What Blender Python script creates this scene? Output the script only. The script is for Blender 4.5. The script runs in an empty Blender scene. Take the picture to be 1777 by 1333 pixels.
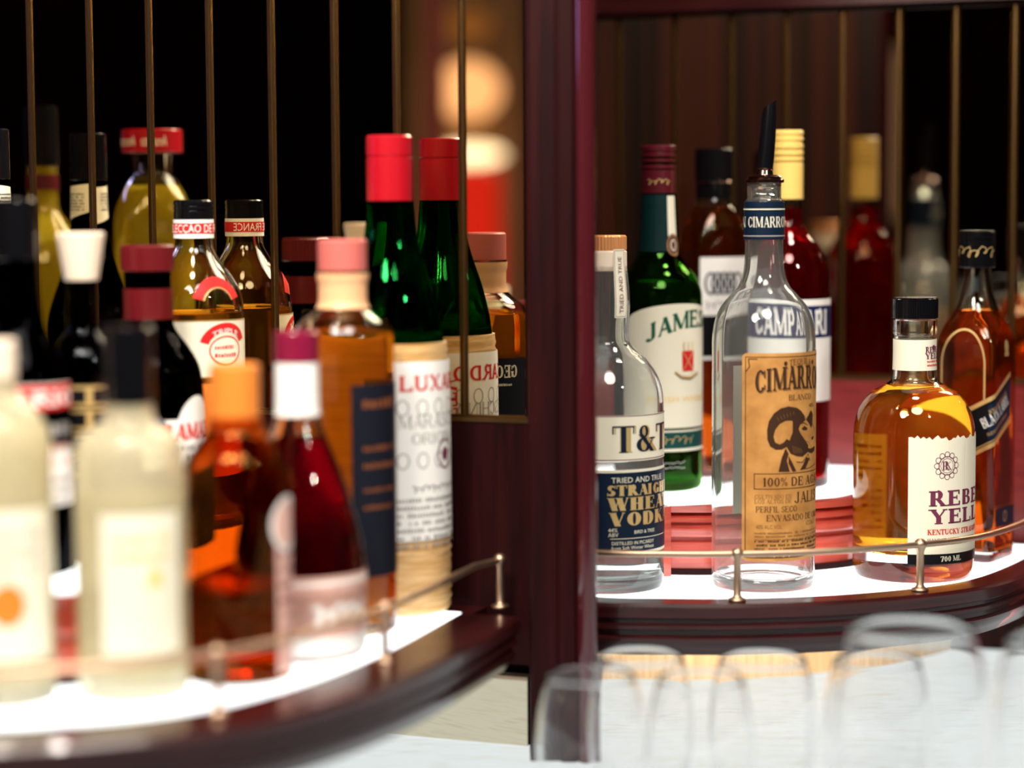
import bpy, bmesh, math, random
from mathutils import Vector, Matrix
random.seed(7)
W, H = 1777, 1333
F = 3900.0
SHELF = 1.15                      # top of the lit shelves
CAMZ = SHELF + 0.304
TIER = SHELF + 0.057
COUNTER = CAMZ - 0.41
# ------------------------------------------------------------------ camera
sc = bpy.context.scene
COL = sc.collection
cam_d = bpy.data.cameras.new('camera')
cam = bpy.data.objects.new('camera', cam_d)
COL.objects.link(cam)
cam_d.sensor_width = 36
cam_d.lens = F / W * 36
cam_d.clip_start = 0.05
PITCH = math.atan((H / 2 - 340) / F)
ROLL = math.radians(-0.35)
cam.matrix_world = (Matrix.Translation((0, 0, CAMZ)) @ Matrix.Rotation(math.pi / 2 - PITCH, 4, 'X')
                    @ Matrix.Rotation(ROLL, 4, 'Z'))
cam_d.dof.use_dof = True
cam_d.dof.focus_distance = 1.76
cam_d.dof.aperture_fstop = cam_d.lens / 1000 / 0.046
sc.camera = cam
CM = cam.matrix_world.to_3x3()
FWD = CM @ Vector((0, 0, -1))
# ------------------------------------------------------------------ world and exposure
world = bpy.data.worlds.new('world')
sc.world = world
world.use_nodes = True
world.node_tree.nodes['Background'].inputs[0].default_value = (0.05, 0.02, 0.015, 1)
world.node_tree.nodes['Background'].inputs[1].default_value = 0.15
sc.view_settings.view_transform = 'Standard'
sc.view_settings.look = 'None'
sc.view_settings.exposure = 0.0
sc.view_settings.gamma = 1.0
cy = sc.cycles
cy.use_denoising = True
cy.use_adaptive_sampling = True
cy.adaptive_threshold = 0.02
cy.max_bounces = 22
cy.transmission_bounces = 20
cy.glossy_bounces = 8
cy.diffuse_bounces = 7
cy.transparent_max_bounces = 8
cy.sample_clamp_indirect = 12
cy.blur_glossy = 0.5
# ------------------------------------------------------------------ spots of the bar and added fill lamps
def area(name, loc, target, size, power, col):
    l = bpy.data.lights.new(name, 'AREA')
    l.shape = 'DISK'; l.size = size; l.energy = power; l.color = col
    o = bpy.data.objects.new(name, l); COL.objects.link(o)
    o.location = loc
    o.rotation_euler = (Vector(target) - Vector(loc)).to_track_quat('-Z', 'Y').to_euler()
    return o
area('fill_overhead', (0.25, 0.60, 2.50), (0.15, 1.8, 1.2), 0.60, 20, (1, 0.92, 0.82))  # added soft overhead fill to brighten the labels
area('fill_overhead_left', (-0.45, 0.65, 2.30), (-0.2, 1.5, 1.2), 0.45, 10, (1, 0.92, 0.80))  # added soft fill for the left bay
area('downlight_small', (0.75, 0.75, 1.95), (0.25, 1.8, 1.25), 0.07, 3, (1, 0.95, 0.88))
area('downlight_centre', (-0.1, 0.85, 2.0), (-0.1, 1.6, 1.2), 0.06, 2.0, (1, 0.92, 0.85))
area('downlight_blue', (-1.30, 1.60, 1.69), (0.05, 1.6, 1.45), 0.16, 0.9, (0.42, 0.40, 1.0))
area('fill_front_left', (-0.30, 0.90, 1.98), (-0.26, 1.40, 1.20), 0.18, 7.5, (1, 0.94, 0.82))  # added fill to brighten the pale front bottles
area('fill_bay_right', (0.33, 1.72, 2.0), (0.25, 1.82, 1.15), 0.12, 2.2, (1, 0.86, 0.72))  # added fill from above for the right bay's labels
area('fill_bay_left', (-0.25, 1.42, 2.0), (-0.22, 1.5, 1.15), 0.12, 2.2, (1, 0.86, 0.72))  # added fill from above for the left bay

# ------------------------------------------------------------------ pixel rays
def ray(px, py):
    return (CM @ Vector((px - W / 2, H / 2 - py, -F))).normalized()
def on_z(px, py, z):
    d = ray(px, py); t = (z - CAMZ) / d.z
    return Vector((0, 0, CAMZ)) + d * t
def on_y(px, py, y):
    d = ray(px, py)
    return Vector((0, 0, CAMZ)) + d * (y / d.y)
NRM = Vector((0.366, 0.9306, 0)).normalized()      # both mirror walls face this way (pointing away from camera)
DL, DR = 1.546, 2.00
def on_wall(px, py, D):
    d = ray(px, py); t = D / d.dot(NRM)
    return Vector((0, 0, CAMZ)) + d * t
UDIR = Vector((NRM.y, -NRM.x, 0))
def wall_pt(X, D, z=0):
    return Vector((X, (D - NRM.x * X) / NRM.y, z))

# ------------------------------------------------------------------ materials
MATS = {}
def principled(name, col, rough=0.5, metal=0.0, coat=0.0, trans=0.0, ior=1.45, emis=None, es=0.0, spec=None):
    if name in MATS: return MATS[name]
    m = bpy.data.materials.new(name); m.use_nodes = True
    b = m.node_tree.nodes['Principled BSDF']
    b.inputs['Base Color'].default_value = (*col, 1)
    b.inputs['Roughness'].default_value = rough
    b.inputs['Metallic'].default_value = metal
    b.inputs['Coat Weight'].default_value = coat
    b.inputs['Coat Roughness'].default_value = 0.08
    b.inputs['Transmission Weight'].default_value = trans
    b.inputs['IOR'].default_value = ior
    if spec is not None: b.inputs['Specular IOR Level'].default_value = spec
    if emis:
        b.inputs['Emission Color'].default_value = (*emis, 1)
        b.inputs['Emission Strength'].default_value = es
    MATS[name] = m
    return m
def noisy(m, c1, c2, scale=(1, 1, 1), s=8.0, detail=4, dist=0.0, bump=0.0):
    nt = m.node_tree; b = nt.nodes['Principled BSDF']
    tc = nt.nodes.new('ShaderNodeTexCoord'); mp = nt.nodes.new('ShaderNodeMapping')
    mp.inputs['Scale'].default_value = scale
    n = nt.nodes.new('ShaderNodeTexNoise'); n.inputs['Scale'].default_value = s
    n.inputs['Detail'].default_value = detail; n.inputs['Distortion'].default_value = dist
    r = nt.nodes.new('ShaderNodeValToRGB')
    r.color_ramp.elements[0].position = 0.3; r.color_ramp.elements[1].position = 0.7
    r.color_ramp.elements[0].color = (*c1, 1); r.color_ramp.elements[1].color = (*c2, 1)
    nt.links.new(tc.outputs['Object'], mp.inputs[0]); nt.links.new(mp.outputs[0], n.inputs['Vector'])
    nt.links.new(n.outputs['Fac'], r.inputs[0]); nt.links.new(r.outputs[0], b.inputs['Base Color'])
    if bump:
        bp = nt.nodes.new('ShaderNodeBump'); bp.inputs['Strength'].default_value = bump
        bp.inputs['Distance'].default_value = 0.002
        nt.links.new(n.outputs['Fac'], bp.inputs['Height']); nt.links.new(bp.outputs[0], b.inputs['Normal'])
    return m
def glassmat(name, col, rough=0.0, ior=1.45):
    if name in MATS: return MATS[name]
    m = bpy.data.materials.new(name); m.use_nodes = True
    nt = m.node_tree; nt.nodes.clear()
    g = nt.nodes.new('ShaderNodeBsdfGlass'); o = nt.nodes.new('ShaderNodeOutputMaterial')
    g.inputs['Color'].default_value = (*col, 1); g.inputs['Roughness'].default_value = rough
    g.inputs['IOR'].default_value = ior
    nt.links.new(g.outputs[0], o.inputs[0])
    MATS[name] = m
    return m
def emit(name, col, strength):
    m = principled(name, (0.02, 0.02, 0.02), 0.4, emis=col, es=strength, spec=0.2)
    return m

MAHOG = noisy(principled('mahogany', (0.06, 0.01, 0.01), 0.5, coat=0.0, spec=0.12), (0.007, 0.0008, 0.0010), (0.022, 0.0022, 0.0024), (18, 18, 0.8), 6, 5, 1.2, 0.05)
MAHOGH = noisy(principled('mahogany_horizontal', (0.06, 0.01, 0.01), 0.30, coat=0.35, spec=0.35), (0.014, 0.002, 0.0025), (0.045, 0.006, 0.006), (2, 2, 60), 6, 5, 1.0, 0.05)
LITWOOD = noisy(principled('lit_varnished_mahogany', (0.5, 0.08, 0.05), 0.25, coat=0.8), (0.50, 0.055, 0.035), (0.75, 0.12, 0.08), (4, 4, 50), 5, 5, 0.6, 0.03)  # mahogany coloured bright red as if lit by the shelf glass
LITPANEL = noisy(principled('lit_mahogany_panel', (0.2, 0.03, 0.03), 0.35, coat=0.2), (0.15, 0.012, 0.014), (0.26, 0.03, 0.028), (4, 4, 50), 5, 5, 0.6, 0.03)  # mahogany below the mirror with the red shelf glow in its colour
DARKGAP = principled('dark_gap', (0.02, 0.004, 0.005), 0.6, spec=0.1)
SIDEW = noisy(principled('side_panelling', (0.02, 0.01, 0.01), 0.6, spec=0.08), (0.004, 0.002, 0.0015), (0.07, 0.016, 0.008), (30, 30, .15), 1.2, 3, 0)
LIT = emit('lit_frosted_glass', (0.95, 1.0, 1.0), 2.6)
COUNT = emit('lit_counter', (0.95, 1.0, 0.985), 0.80)
nt = COUNT.node_tree
_tc = nt.nodes.new('ShaderNodeTexCoord'); _mp = nt.nodes.new('ShaderNodeMapping'); _mp.inputs['Scale'].default_value = (9, 60, 1)
_n = nt.nodes.new('ShaderNodeTexNoise'); _n.inputs['Scale'].default_value = 2; _n.inputs['Detail'].default_value = 6; _n.inputs['Distortion'].default_value = 1.5
_r = nt.nodes.new('ShaderNodeValToRGB'); _r.color_ramp.elements[0].color = (0.80, 0.80, 0.72, 1); _r.color_ramp.elements[0].position = 0.25
_r.color_ramp.elements[1].color = (0.93, 1.0, 0.99, 1); _r.color_ramp.elements[1].position = 0.5
nt.links.new(_tc.outputs['Object'], _mp.inputs[0]); nt.links.new(_mp.outputs[0], _n.inputs['Vector']); nt.links.new(_n.outputs['Fac'], _r.inputs[0])
nt.links.new(_r.outputs[0], nt.nodes['Principled BSDF'].inputs['Emission Color'])
BRASS = principled('brass', (0.52, 0.36, 0.25), 0.40, metal=1.0)
SEAM = principled('seam_brass', (0.16, 0.09, 0.035), 0.4, metal=1.0)
MIRROR = principled('aged_mirror', (0.74, 0.65, 0.49), 0.012, metal=1.0)
TAN = noisy(principled('tan_panel', (0.55, 0.36, 0.2), 0.35), (0.74, 0.47, 0.24), (0.90, 0.66, 0.40), (60, 60, 1), 4, 3, 0, 0)
CLEAR = glassmat('clear_glass', (0.97, 0.985, 0.98))
CLEARW = glassmat('tinted_clear_glass', (0.93, 0.96, 0.93))
GREEN = glassmat('green_glass', (0.05, 0.56, 0.17))
GREEN2 = glassmat('bottle_green_glass', (0.28, 0.60, 0.16))
DGLASS = glassmat('black_glass', (0.05, 0.05, 0.055))
SMOKE = glassmat('smoke_glass', (0.28, 0.30, 0.32))
def liq(name, col, glow_mix=0.12, glow=None):
    # clear refraction plus scatter mixed in to imitate the glow from below
    if name in MATS: return MATS[name]
    m = glassmat(name, col, 0.0, 1.34)
    nt = m.node_tree; g = [n for n in nt.nodes if n.type == 'BSDF_GLASS'][0]; o = [n for n in nt.nodes if n.type == 'OUTPUT_MATERIAL'][0]
    t = nt.nodes.new('ShaderNodeBsdfTranslucent'); d = nt.nodes.new('ShaderNodeBsdfDiffuse')
    a = nt.nodes.new('ShaderNodeMixShader'); b = nt.nodes.new('ShaderNodeMixShader')
    for q in (t, d): q.inputs['Color'].default_value = (*(glow or col), 1)
    a.inputs[0].default_value = 0.4; b.inputs[0].default_value = glow_mix
    nt.links.new(t.outputs[0], a.inputs[1]); nt.links.new(d.outputs[0], a.inputs[2])
    nt.links.new(g.outputs[0], b.inputs[1]); nt.links.new(a.outputs[0], b.inputs[2]); nt.links.new(b.outputs[0], o.inputs[0])
    return m
WATER = liq('clear_spirit', (0.98, 0.99, 0.98), 0.07)
GLOWCLEAR = liq('clear_glass_glow_mix', (0.98, 0.99, 0.985), 0.045); GLOWCLEAR.node_tree.nodes['Glass BSDF'].inputs['IOR'].default_value = 1.45  # clear glass, white scatter imitates refracted shelf light
GLOWPALE = liq('pale_glass_glow_mix', (1.0, 0.985, 0.90), 0.34, (1.0, 0.95, 0.78)); GLOWPALE.node_tree.nodes['Glass BSDF'].inputs['IOR'].default_value = 1.45  # clear pale glass, warm scatter imitates the glow of the shelf
BRGLASS = glassmat('brown_glass', (0.80, 0.46, 0.16))
AMBER = liq('amber_whiskey', (0.96, 0.60, 0.14), 0.07, (1, .50, .06))
DAMBER = liq('dark_amber_whiskey', (0.70, 0.25, 0.05), 0.05, (.8, .25, .03))
REDL = liq('red_bitter', (0.60, 0.012, 0.012))
ORANGE = liq('orange_liqueur', (0.99, 0.56, 0.09), 0.12, (1, .46, .05))
YELLOW = liq('yellow_liqueur', (0.98, 0.84, 0.20), 0.40, (1, .75, .08))
BACKP = liq('translucent_label_paper', (1, 1, 1), 1.0, (1, .90, .66))
PALE = liq('pale_yellow_liqueur', (0.99, 0.95, 0.80), 0.5, (1, .96, .80))
CRIM = liq('crimson_liqueur', (0.34, 0.006, 0.035), 0.06)
BROWN = liq('brown_liqueur', (0.35, 0.10, 0.02))
GRN = liq('green_tinted_spirit', (0.50, 0.66, 0.14), 0.06)

def paper(name, col, rough=0.6): return principled(name, col, rough, spec=0.2)
CREAM = paper('cream_paper', (0.80, 0.75, 0.60))
WHITE = paper('white_paper', (0.85, 0.83, 0.80))
KRAFT = noisy(principled('kraft_paper', (0.5, 0.3, 0.1), 0.7), (0.36, 0.15, 0.028), (0.60, 0.29, 0.075), (1, 1, 1), 60, 5)
NAVY = paper('navy_ink', (0.004, 0.013, 0.032), 0.4)
BLACK = paper('black_ink', (0.004, 0.004, 0.005), 0.4)
BROWNI = paper('brown_ink', (0.045, 0.018, 0.008), 0.6)
FADED = paper('faded_brown_ink', (0.22, 0.10, 0.03), 0.6)
GREENI = paper('green_ink', (0.01, 0.10, 0.05), 0.5)
TEAL = paper('teal_ink', (0.006, 0.055, 0.050), 0.4)
DTEAL = paper('dark_teal_ink', (0.003, 0.022, 0.022), 0.4)
REDI = paper('red_ink', (0.60, 0.02, 0.02), 0.5)
ORI = paper('orange_ink', (0.85, 0.22, 0.03), 0.5)
GOLD = principled('gold_foil', (0.80, 0.55, 0.22), 0.35, metal=0.6)
BLUEI = paper('blue_ink', (0.006, 0.014, 0.085), 0.4)
GREYI = paper('grey_ink', (0.30, 0.29, 0.28), 0.6)
PLUM = paper('plum_ink', (0.16, 0.03, 0.07), 0.5)
PINK = paper('pink_paper', (0.75, 0.45, 0.38), 0.5)
STRAW = noisy(principled('woven_straw', (0.6, 0.36, 0.14), 0.7), (0.50, 0.26, 0.07), (0.78, 0.52, 0.26), (1, 1, 9), 30, 4, 0.5, 0.4)
REDCAP = principled('red_cap', (0.40, 0.004, 0.012), 0.3, coat=0.4)
BURG = principled('burgundy_cap', (0.085, 0.006, 0.012), 0.3, coat=0.5)
MAGCAP = principled('magenta_cap', (0.20, 0.006, 0.035), 0.3, coat=0.3)
BLKCAP = principled('black_cap', (0.003, 0.003, 0.004), 0.22, coat=0.3, spec=0.3)
DRED = principled('dark_red_cap', (0.11, 0.003, 0.006), 0.35, coat=0.3)
ORFOIL = principled('orange_foil', (0.75, 0.22, 0.03), 0.4)
YELCAP = principled('yellow_cap', (0.85, 0.58, 0.16), 0.35, coat=0.3)
CREAMCAP = principled('cream_cap', (0.85, 0.70, 0.55), 0.4)
COPCAP = principled('copper_cap', (0.78, 0.34, 0.13), 0.35, metal=0.4)
CORKP = principled('pink_cork', (0.55, 0.13, 0.11), 0.5)
PEACH = principled('peach_foil', (0.85, 0.46, 0.24), 0.4)
DNAVY = paper('blue_black_paper', (0.006, 0.007, 0.014), 0.5)
RUST = paper('faint_rust_ink', (0.20, 0.06, 0.02), 0.5)
CHROME = principled('dark_chrome', (0.45, 0.30, 0.26), 0.15, metal=1.0)

# ------------------------------------------------------------------ object helpers
def link(name, bm, mats, parent=None, smooth=True, angle=None):
    me = bpy.data.meshes.new(name)
    bm.normal_update(); bm.to_mesh(me); bm.free()
    for m in (mats if isinstance(mats, (list, tuple)) else [mats]): me.materials.append(m)
    if smooth:
        for p in me.polygons: p.use_smooth = True
        if angle: me.set_sharp_from_angle(angle=math.radians(angle))
    o = bpy.data.objects.new(name, me); COL.objects.link(o)
    if parent: o.parent = parent
    return o
def thing(name, label, cat, loc=(0, 0, 0), rz=0.0, group=None):
    o = bpy.data.objects.new(name, None); COL.objects.link(o)
    o.empty_display_size = 0.02
    o.location = loc; o.rotation_euler = (0, 0, rz)
    o['label'] = label; o['category'] = cat
    if group: o['group'] = group
    return o
def struct(o): o['kind'] = 'structure'; return o
def prism(pts, z0, z1, bm=None):
    bm = bm or bmesh.new()
    a = [bm.verts.new((p[0], p[1], z0)) for p in pts]; b = [bm.verts.new((p[0], p[1], z1)) for p in pts]
    bm.faces.new(b); bm.faces.new(a[::-1])
    n = len(pts)
    for i in range(n):
        j = (i + 1) % n
        bm.faces.new((a[i], a[j], b[j], b[i]))
    return bm
def fixn(bm):
    bmesh.ops.recalc_face_normals(bm, faces=bm.faces[:]); return bm
def sec_round(th, z): return 1.0
def lathe(prof, seg=64, sec=None, bm=None, closed=False):
    """prof: [(r,z)...]; r==0 ends become poles; closed joins last ring to first"""
    bm = bm or bmesh.new(); rings = []
    for r, z in prof:
        if r < 1e-6: rings.append([bm.verts.new((0, 0, z))])
        else:
            ring = []
            for i in range(seg):
                th = 2 * math.pi * i / seg
                k = sec(th, z) if sec else 1.0
                ring.append(bm.verts.new((r * k * math.sin(th), -r * k * math.cos(th), z)))
            rings.append(ring)
    pairs = list(zip(rings[:-1], rings[1:]))
    if closed: pairs.append((rings[-1], rings[0]))
    for a, b in pairs:
        for i in range(seg):
            j = (i + 1) % seg
            if len(a) == 1 and len(b) == 1: continue
            if len(a) == 1: bm.faces.new((a[0], b[j], b[i]))
            elif len(b) == 1: bm.faces.new((a[i], a[j], b[0]))
            else: bm.faces.new((a[i], a[j], b[j], b[i]))
    return fixn(bm)
def smoothprof(pts, n=5):
    """Catmull-Rom through the profile (monotone in z, clamped)"""
    out = []
    for i in range(len(pts) - 1):
        p0 = pts[max(i - 1, 0)]; p1 = pts[i]; p2 = pts[i + 1]; p3 = pts[min(i + 2, len(pts) - 1)]
        if abs(p1[0] - p2[0]) < 1e-5: out.append(p1); continue
        for k in range(n):
            t = k / n
            m1 = (p2[0] - p0[0]) / max(p2[1] - p0[1], 1e-6); m2 = (p3[0] - p1[0]) / max(p3[1] - p1[1], 1e-6)
            d = (p2[0] - p1[0]) / max(p2[1] - p1[1], 1e-6)
            if abs(p1[0] - p0[0]) < 1e-5 or i == 0: m1 = 0 if abs(p1[0] - p0[0]) < 1e-5 and i else d
            if abs(p3[0] - p2[0]) < 1e-5: m2 = 0 if i + 2 < len(pts) else d
            lim = 3 * abs(d); m1 = max(-lim, min(lim, m1)); m2 = max(-lim, min(lim, m2))
            h = p2[1] - p1[1]
            r = (2*t**3 - 3*t**2 + 1) * p1[0] + (t**3 - 2*t**2 + t) * h * m1 + (-2*t**3 + 3*t**2) * p2[0] + (t**3 - t**2) * h * m2
            out.append((r, p1[1] + t * h))
    out.append(pts[-1]); return out
def interp(prof, z):
    if z <= prof[0][1]: return prof[0][0]
    for (r0, z0), (r1, z1) in zip(prof[:-1], prof[1:]):
        if z0 <= z <= z1: return r0 + (r1 - r0) * (z - z0) / max(z1 - z0, 1e-9)
    return prof[-1][0]

# ------------------------------------------------------------------ lettering
def rect(x0, y0, x1, y1): return [(x0, y0), (x1, y0), (x1, y1), (x0, y1)]
def arcp(cx, cy, rx, ry, a0, a1, T, t, n=14):
    out = []
    for i in range(n):
        q = []
        for a, inner in ((a0 + (a1 - a0) * i / n, 0), (a0 + (a1 - a0) * (i + 1) / n, 0), (a0 + (a1 - a0) * (i + 1) / n, 1), (a0 + (a1 - a0) * i / n, 1)):
            a = math.radians(a)
            ex, ey = (rx - T, ry - t) if inner else (rx, ry)
            q.append((cx + ex * math.cos(a), cy + ey * math.sin(a)))
        out.append(q)
    return out
def dg(x0, y0, x1, y1, w): return [(x0 - w/2, y0), (x0 + w/2, y0), (x1 + w/2, y1), (x1 - w/2, y1)]
def glyph(ch, T, t, s):
    """slab and serif capitals: thick T, thin t, serif reach s"""
    g = []
    def V(x, y0=0, y1=1, w=None): w = w or T; g.append(rect(x - w/2, y0, x + w/2, y1))
    def Hz(y, x0, x1, w=None): w = w or t; g.append(rect(x0, y - w/2, x1, y + w/2))
    def S(x, top, w=None):
        w = (w or T) / 2 + s; y = 1 - t * .8 if top else 0
        g.append(rect(x - w, y, x + w, y + t * .8))
    def D(*a): g.append(dg(*a))
    def A(*a): g.extend(arcp(*a))
    a = T / 2 + s
    if ch == ' ': return [], .35
    if ch == 'A': D(.1+s*.5, 0, .44, 1, t); D(.76, 0, .44, 1, T); Hz(.33, .24, .66); S(.1+s*.5, 0, t); S(.76, 0); w = .9
    elif ch == 'B': V(a); Hz(1-t/2, s, .5); Hz(.52, a, .5); Hz(t/2, s, .5); A(.45, .76, .27, .24, -90, 90, T*.9, t); A(.47, .27, .31, .27, -90, 90, T, t); w = .86
    elif ch == 'C': A(.5, .5, .42, .5, 40, 322, T, t); V(.84, .62, .95, t); V(.84, .12, .34, t*.8); w = .95
    elif ch == 'D': V(a); Hz(1-t/2, s, .45); Hz(t/2, s, .45); A(.42, .5, .44, .5, -90, 90, T, t); w = .95
    elif ch == 'E': V(a); Hz(1-t/2, s*0, .72); Hz(t/2, 0, .76); Hz(.52, a, .58); V(.72, .72, 1, t); V(.76, 0, .28, t); V(.58, .38, .66, t*.7); w = .86
    elif ch == 'G': A(.5, .5, .42, .5, 40, 350, T, t); V(.80, 0.05, .45, T*.8); Hz(.45, .6, .96, t); V(.84, .64, .95, t); w = 1.0
    elif ch == 'H': V(a); V(.92-a, 0, 1); Hz(.52, a, .92-a); S(a, 0); S(a, 1); S(.92-a, 0); S(.92-a, 1); w = 1.0
    elif ch == 'I': V(a); S(a, 0); S(a, 1); w = 2 * a + .08
    elif ch == 'J': V(.45, .2, 1); A(.27, .22, .18+T/2, .22, 180, 360, T, t); S(.45, 1); w = .68
    elif ch == 'K': V(a); D(a, .42, .75, 1, t); D(.4, .6, .8, 0, T) if 0 else g.append(dg(.82, 0, .42, .62, T)); S(a, 0); S(a, 1); S(.82, 0); S(.75, 1, t); w = .98
    elif ch == 'L': V(a); S(a, 1); Hz(t/2, 0, .72); V(.72, 0, .3, t); w = .8
    elif ch == 'M': V(.12, 0, 1, t); V(.98, 0, 1); D(.55, .05, .14, 1, T); D(.55, .05, .96, 1, t); S(.12, 0, t); S(.98, 0); S(.08, 1, t); S(1.0, 1); w = 1.16
    elif ch == 'N': V(.12, 0, 1, t); V(.84, 0, 1, t); D(.80, 0, .16, 1, T); S(.12, 0, t); S(.84, 1, t); S(.1, 1, t); w = .98
    elif ch == 'O': A(.48, .5, .44, .5, 0, 360, T, t, 24); w = .98
    elif ch == 'P': V(a); Hz(1-t/2, s*0, .45); Hz(.46, a, .45); A(.44, .73, .30, .27+t/2, -90, 90, T, t); S(a, 0); w = .82
    elif ch == 'R': V(a); Hz(1-t/2, 0, .45); Hz(.48, a, .45); A(.44, .74, .29, .26+t/2, -90, 90, T, t); D(.80, 0, .46, .48, T); S(a, 0); S(.80, 0); w = .96
    elif ch == 'S': A(.38, .74, .30, .26, 20, 270, T*.9, t); A(.38, .27, .32, .27, -160, 90, T, t); V(.66, .70, 1, t); V(.08, 0, .3, t); w = .76
    elif ch == 'T': V(.42); Hz(1-t/2, 0, .84, t*1.2); V(.02, .70, 1, t); V(.82, .70, 1, t); S(.42, 0); w = .88
    elif ch == 'U': V(.2, .3, 1); V(.78, .3, 1, t); A(.49, .34, .29+T/2, .34, 180, 360, T, t); S(.2, 1); S(.78, 1, t); w = .98
    elif ch == 'V': D(.44, 0, .14, 1, T); D(.44, 0, .76, 1, t); S(.14, 1); S(.76, 1, t); w = .9
    elif ch == 'W': D(.36, 0, .12, 1, T); D(.36, 0, .60, 1, t); D(.84, 0, .60, 1, T); D(.84, 0, 1.1, 1, t); S(.12, 1); S(.6, 1); S(1.1, 1, t); w = 1.22
    elif ch == 'X': D(.76, 0, .16, 1, T); D(.14, 0, .76, 1, t); S(.76, 0); S(.16, 1); S(.14, 0, t); S(.76, 1, t); w = .92
    elif ch == 'Y': D(.44, .42, .12, 1, T); D(.44, .42, .78, 1, t); V(.44, 0, .45); S(.44, 0); S(.12, 1); S(.78, 1, t); w = .92
    elif ch == 'Z': Hz(1-t/2, .08, .78); Hz(t/2, .06, .80); D(.16, 0, .70, 1, T); w = .86
    elif ch == '1': V(.25); S(.25, 0); D(.1, .8, .25, 1, t); w = .5
    elif ch == '0': A(.36, .5, .32, .5, 0, 360, T*.9, t, 20); w = .74
    elif ch == '%': A(.2, .76, .17, .22, 0, 360, t*1.2, t, 12); A(.68, .24, .17, .22, 0, 360, t*1.2, t, 12); D(.2, 0, .68, 1, t); w = .9
    elif ch == '7': Hz(1-t/2, .02, .66); D(.26, 0, .60, 1, T); V(.04, .75, 1, t); w = .7
    elif ch == 'F': V(a); Hz(1-t/2, 0, .74); Hz(.52, a, .58); V(.74, .70, 1, t); S(a, 0); w = .8
    elif ch == 'Q': A(.48, .5, .44, .5, 0, 360, T, t, 24); D(.86, -.18, .5, .2, T); w = .98
    elif ch == '&': A(.36, .76, .22, .24, 0, 360, T*.7, t); A(.36, .27, .34, .27, 60, 350, T, t); D(.80, 0, .22, .66, T); Hz(.5, .66, .92); D(.62, .15, .80, .5, t); w = 1.0
    else: return None, 0
    return g, w
TXT = {}
def text_mesh(s):
    if s not in TXT:
        c = bpy.data.curves.new('txt', 'FONT'); c.body = s; c.size = 1.0; c.resolution_u = 2
        o = bpy.data.objects.new('txt', c)
        me = bpy.data.meshes.new_from_object(o)
        vs = [(v.co.x, v.co.y) for v in me.vertices]; fs = [tuple(p.vertices) for p in me.polygons]
        bpy.data.objects.remove(o); bpy.data.curves.remove(c); bpy.data.meshes.remove(me)
        TXT[s] = (vs, fs)
    return TXT[s]

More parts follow.
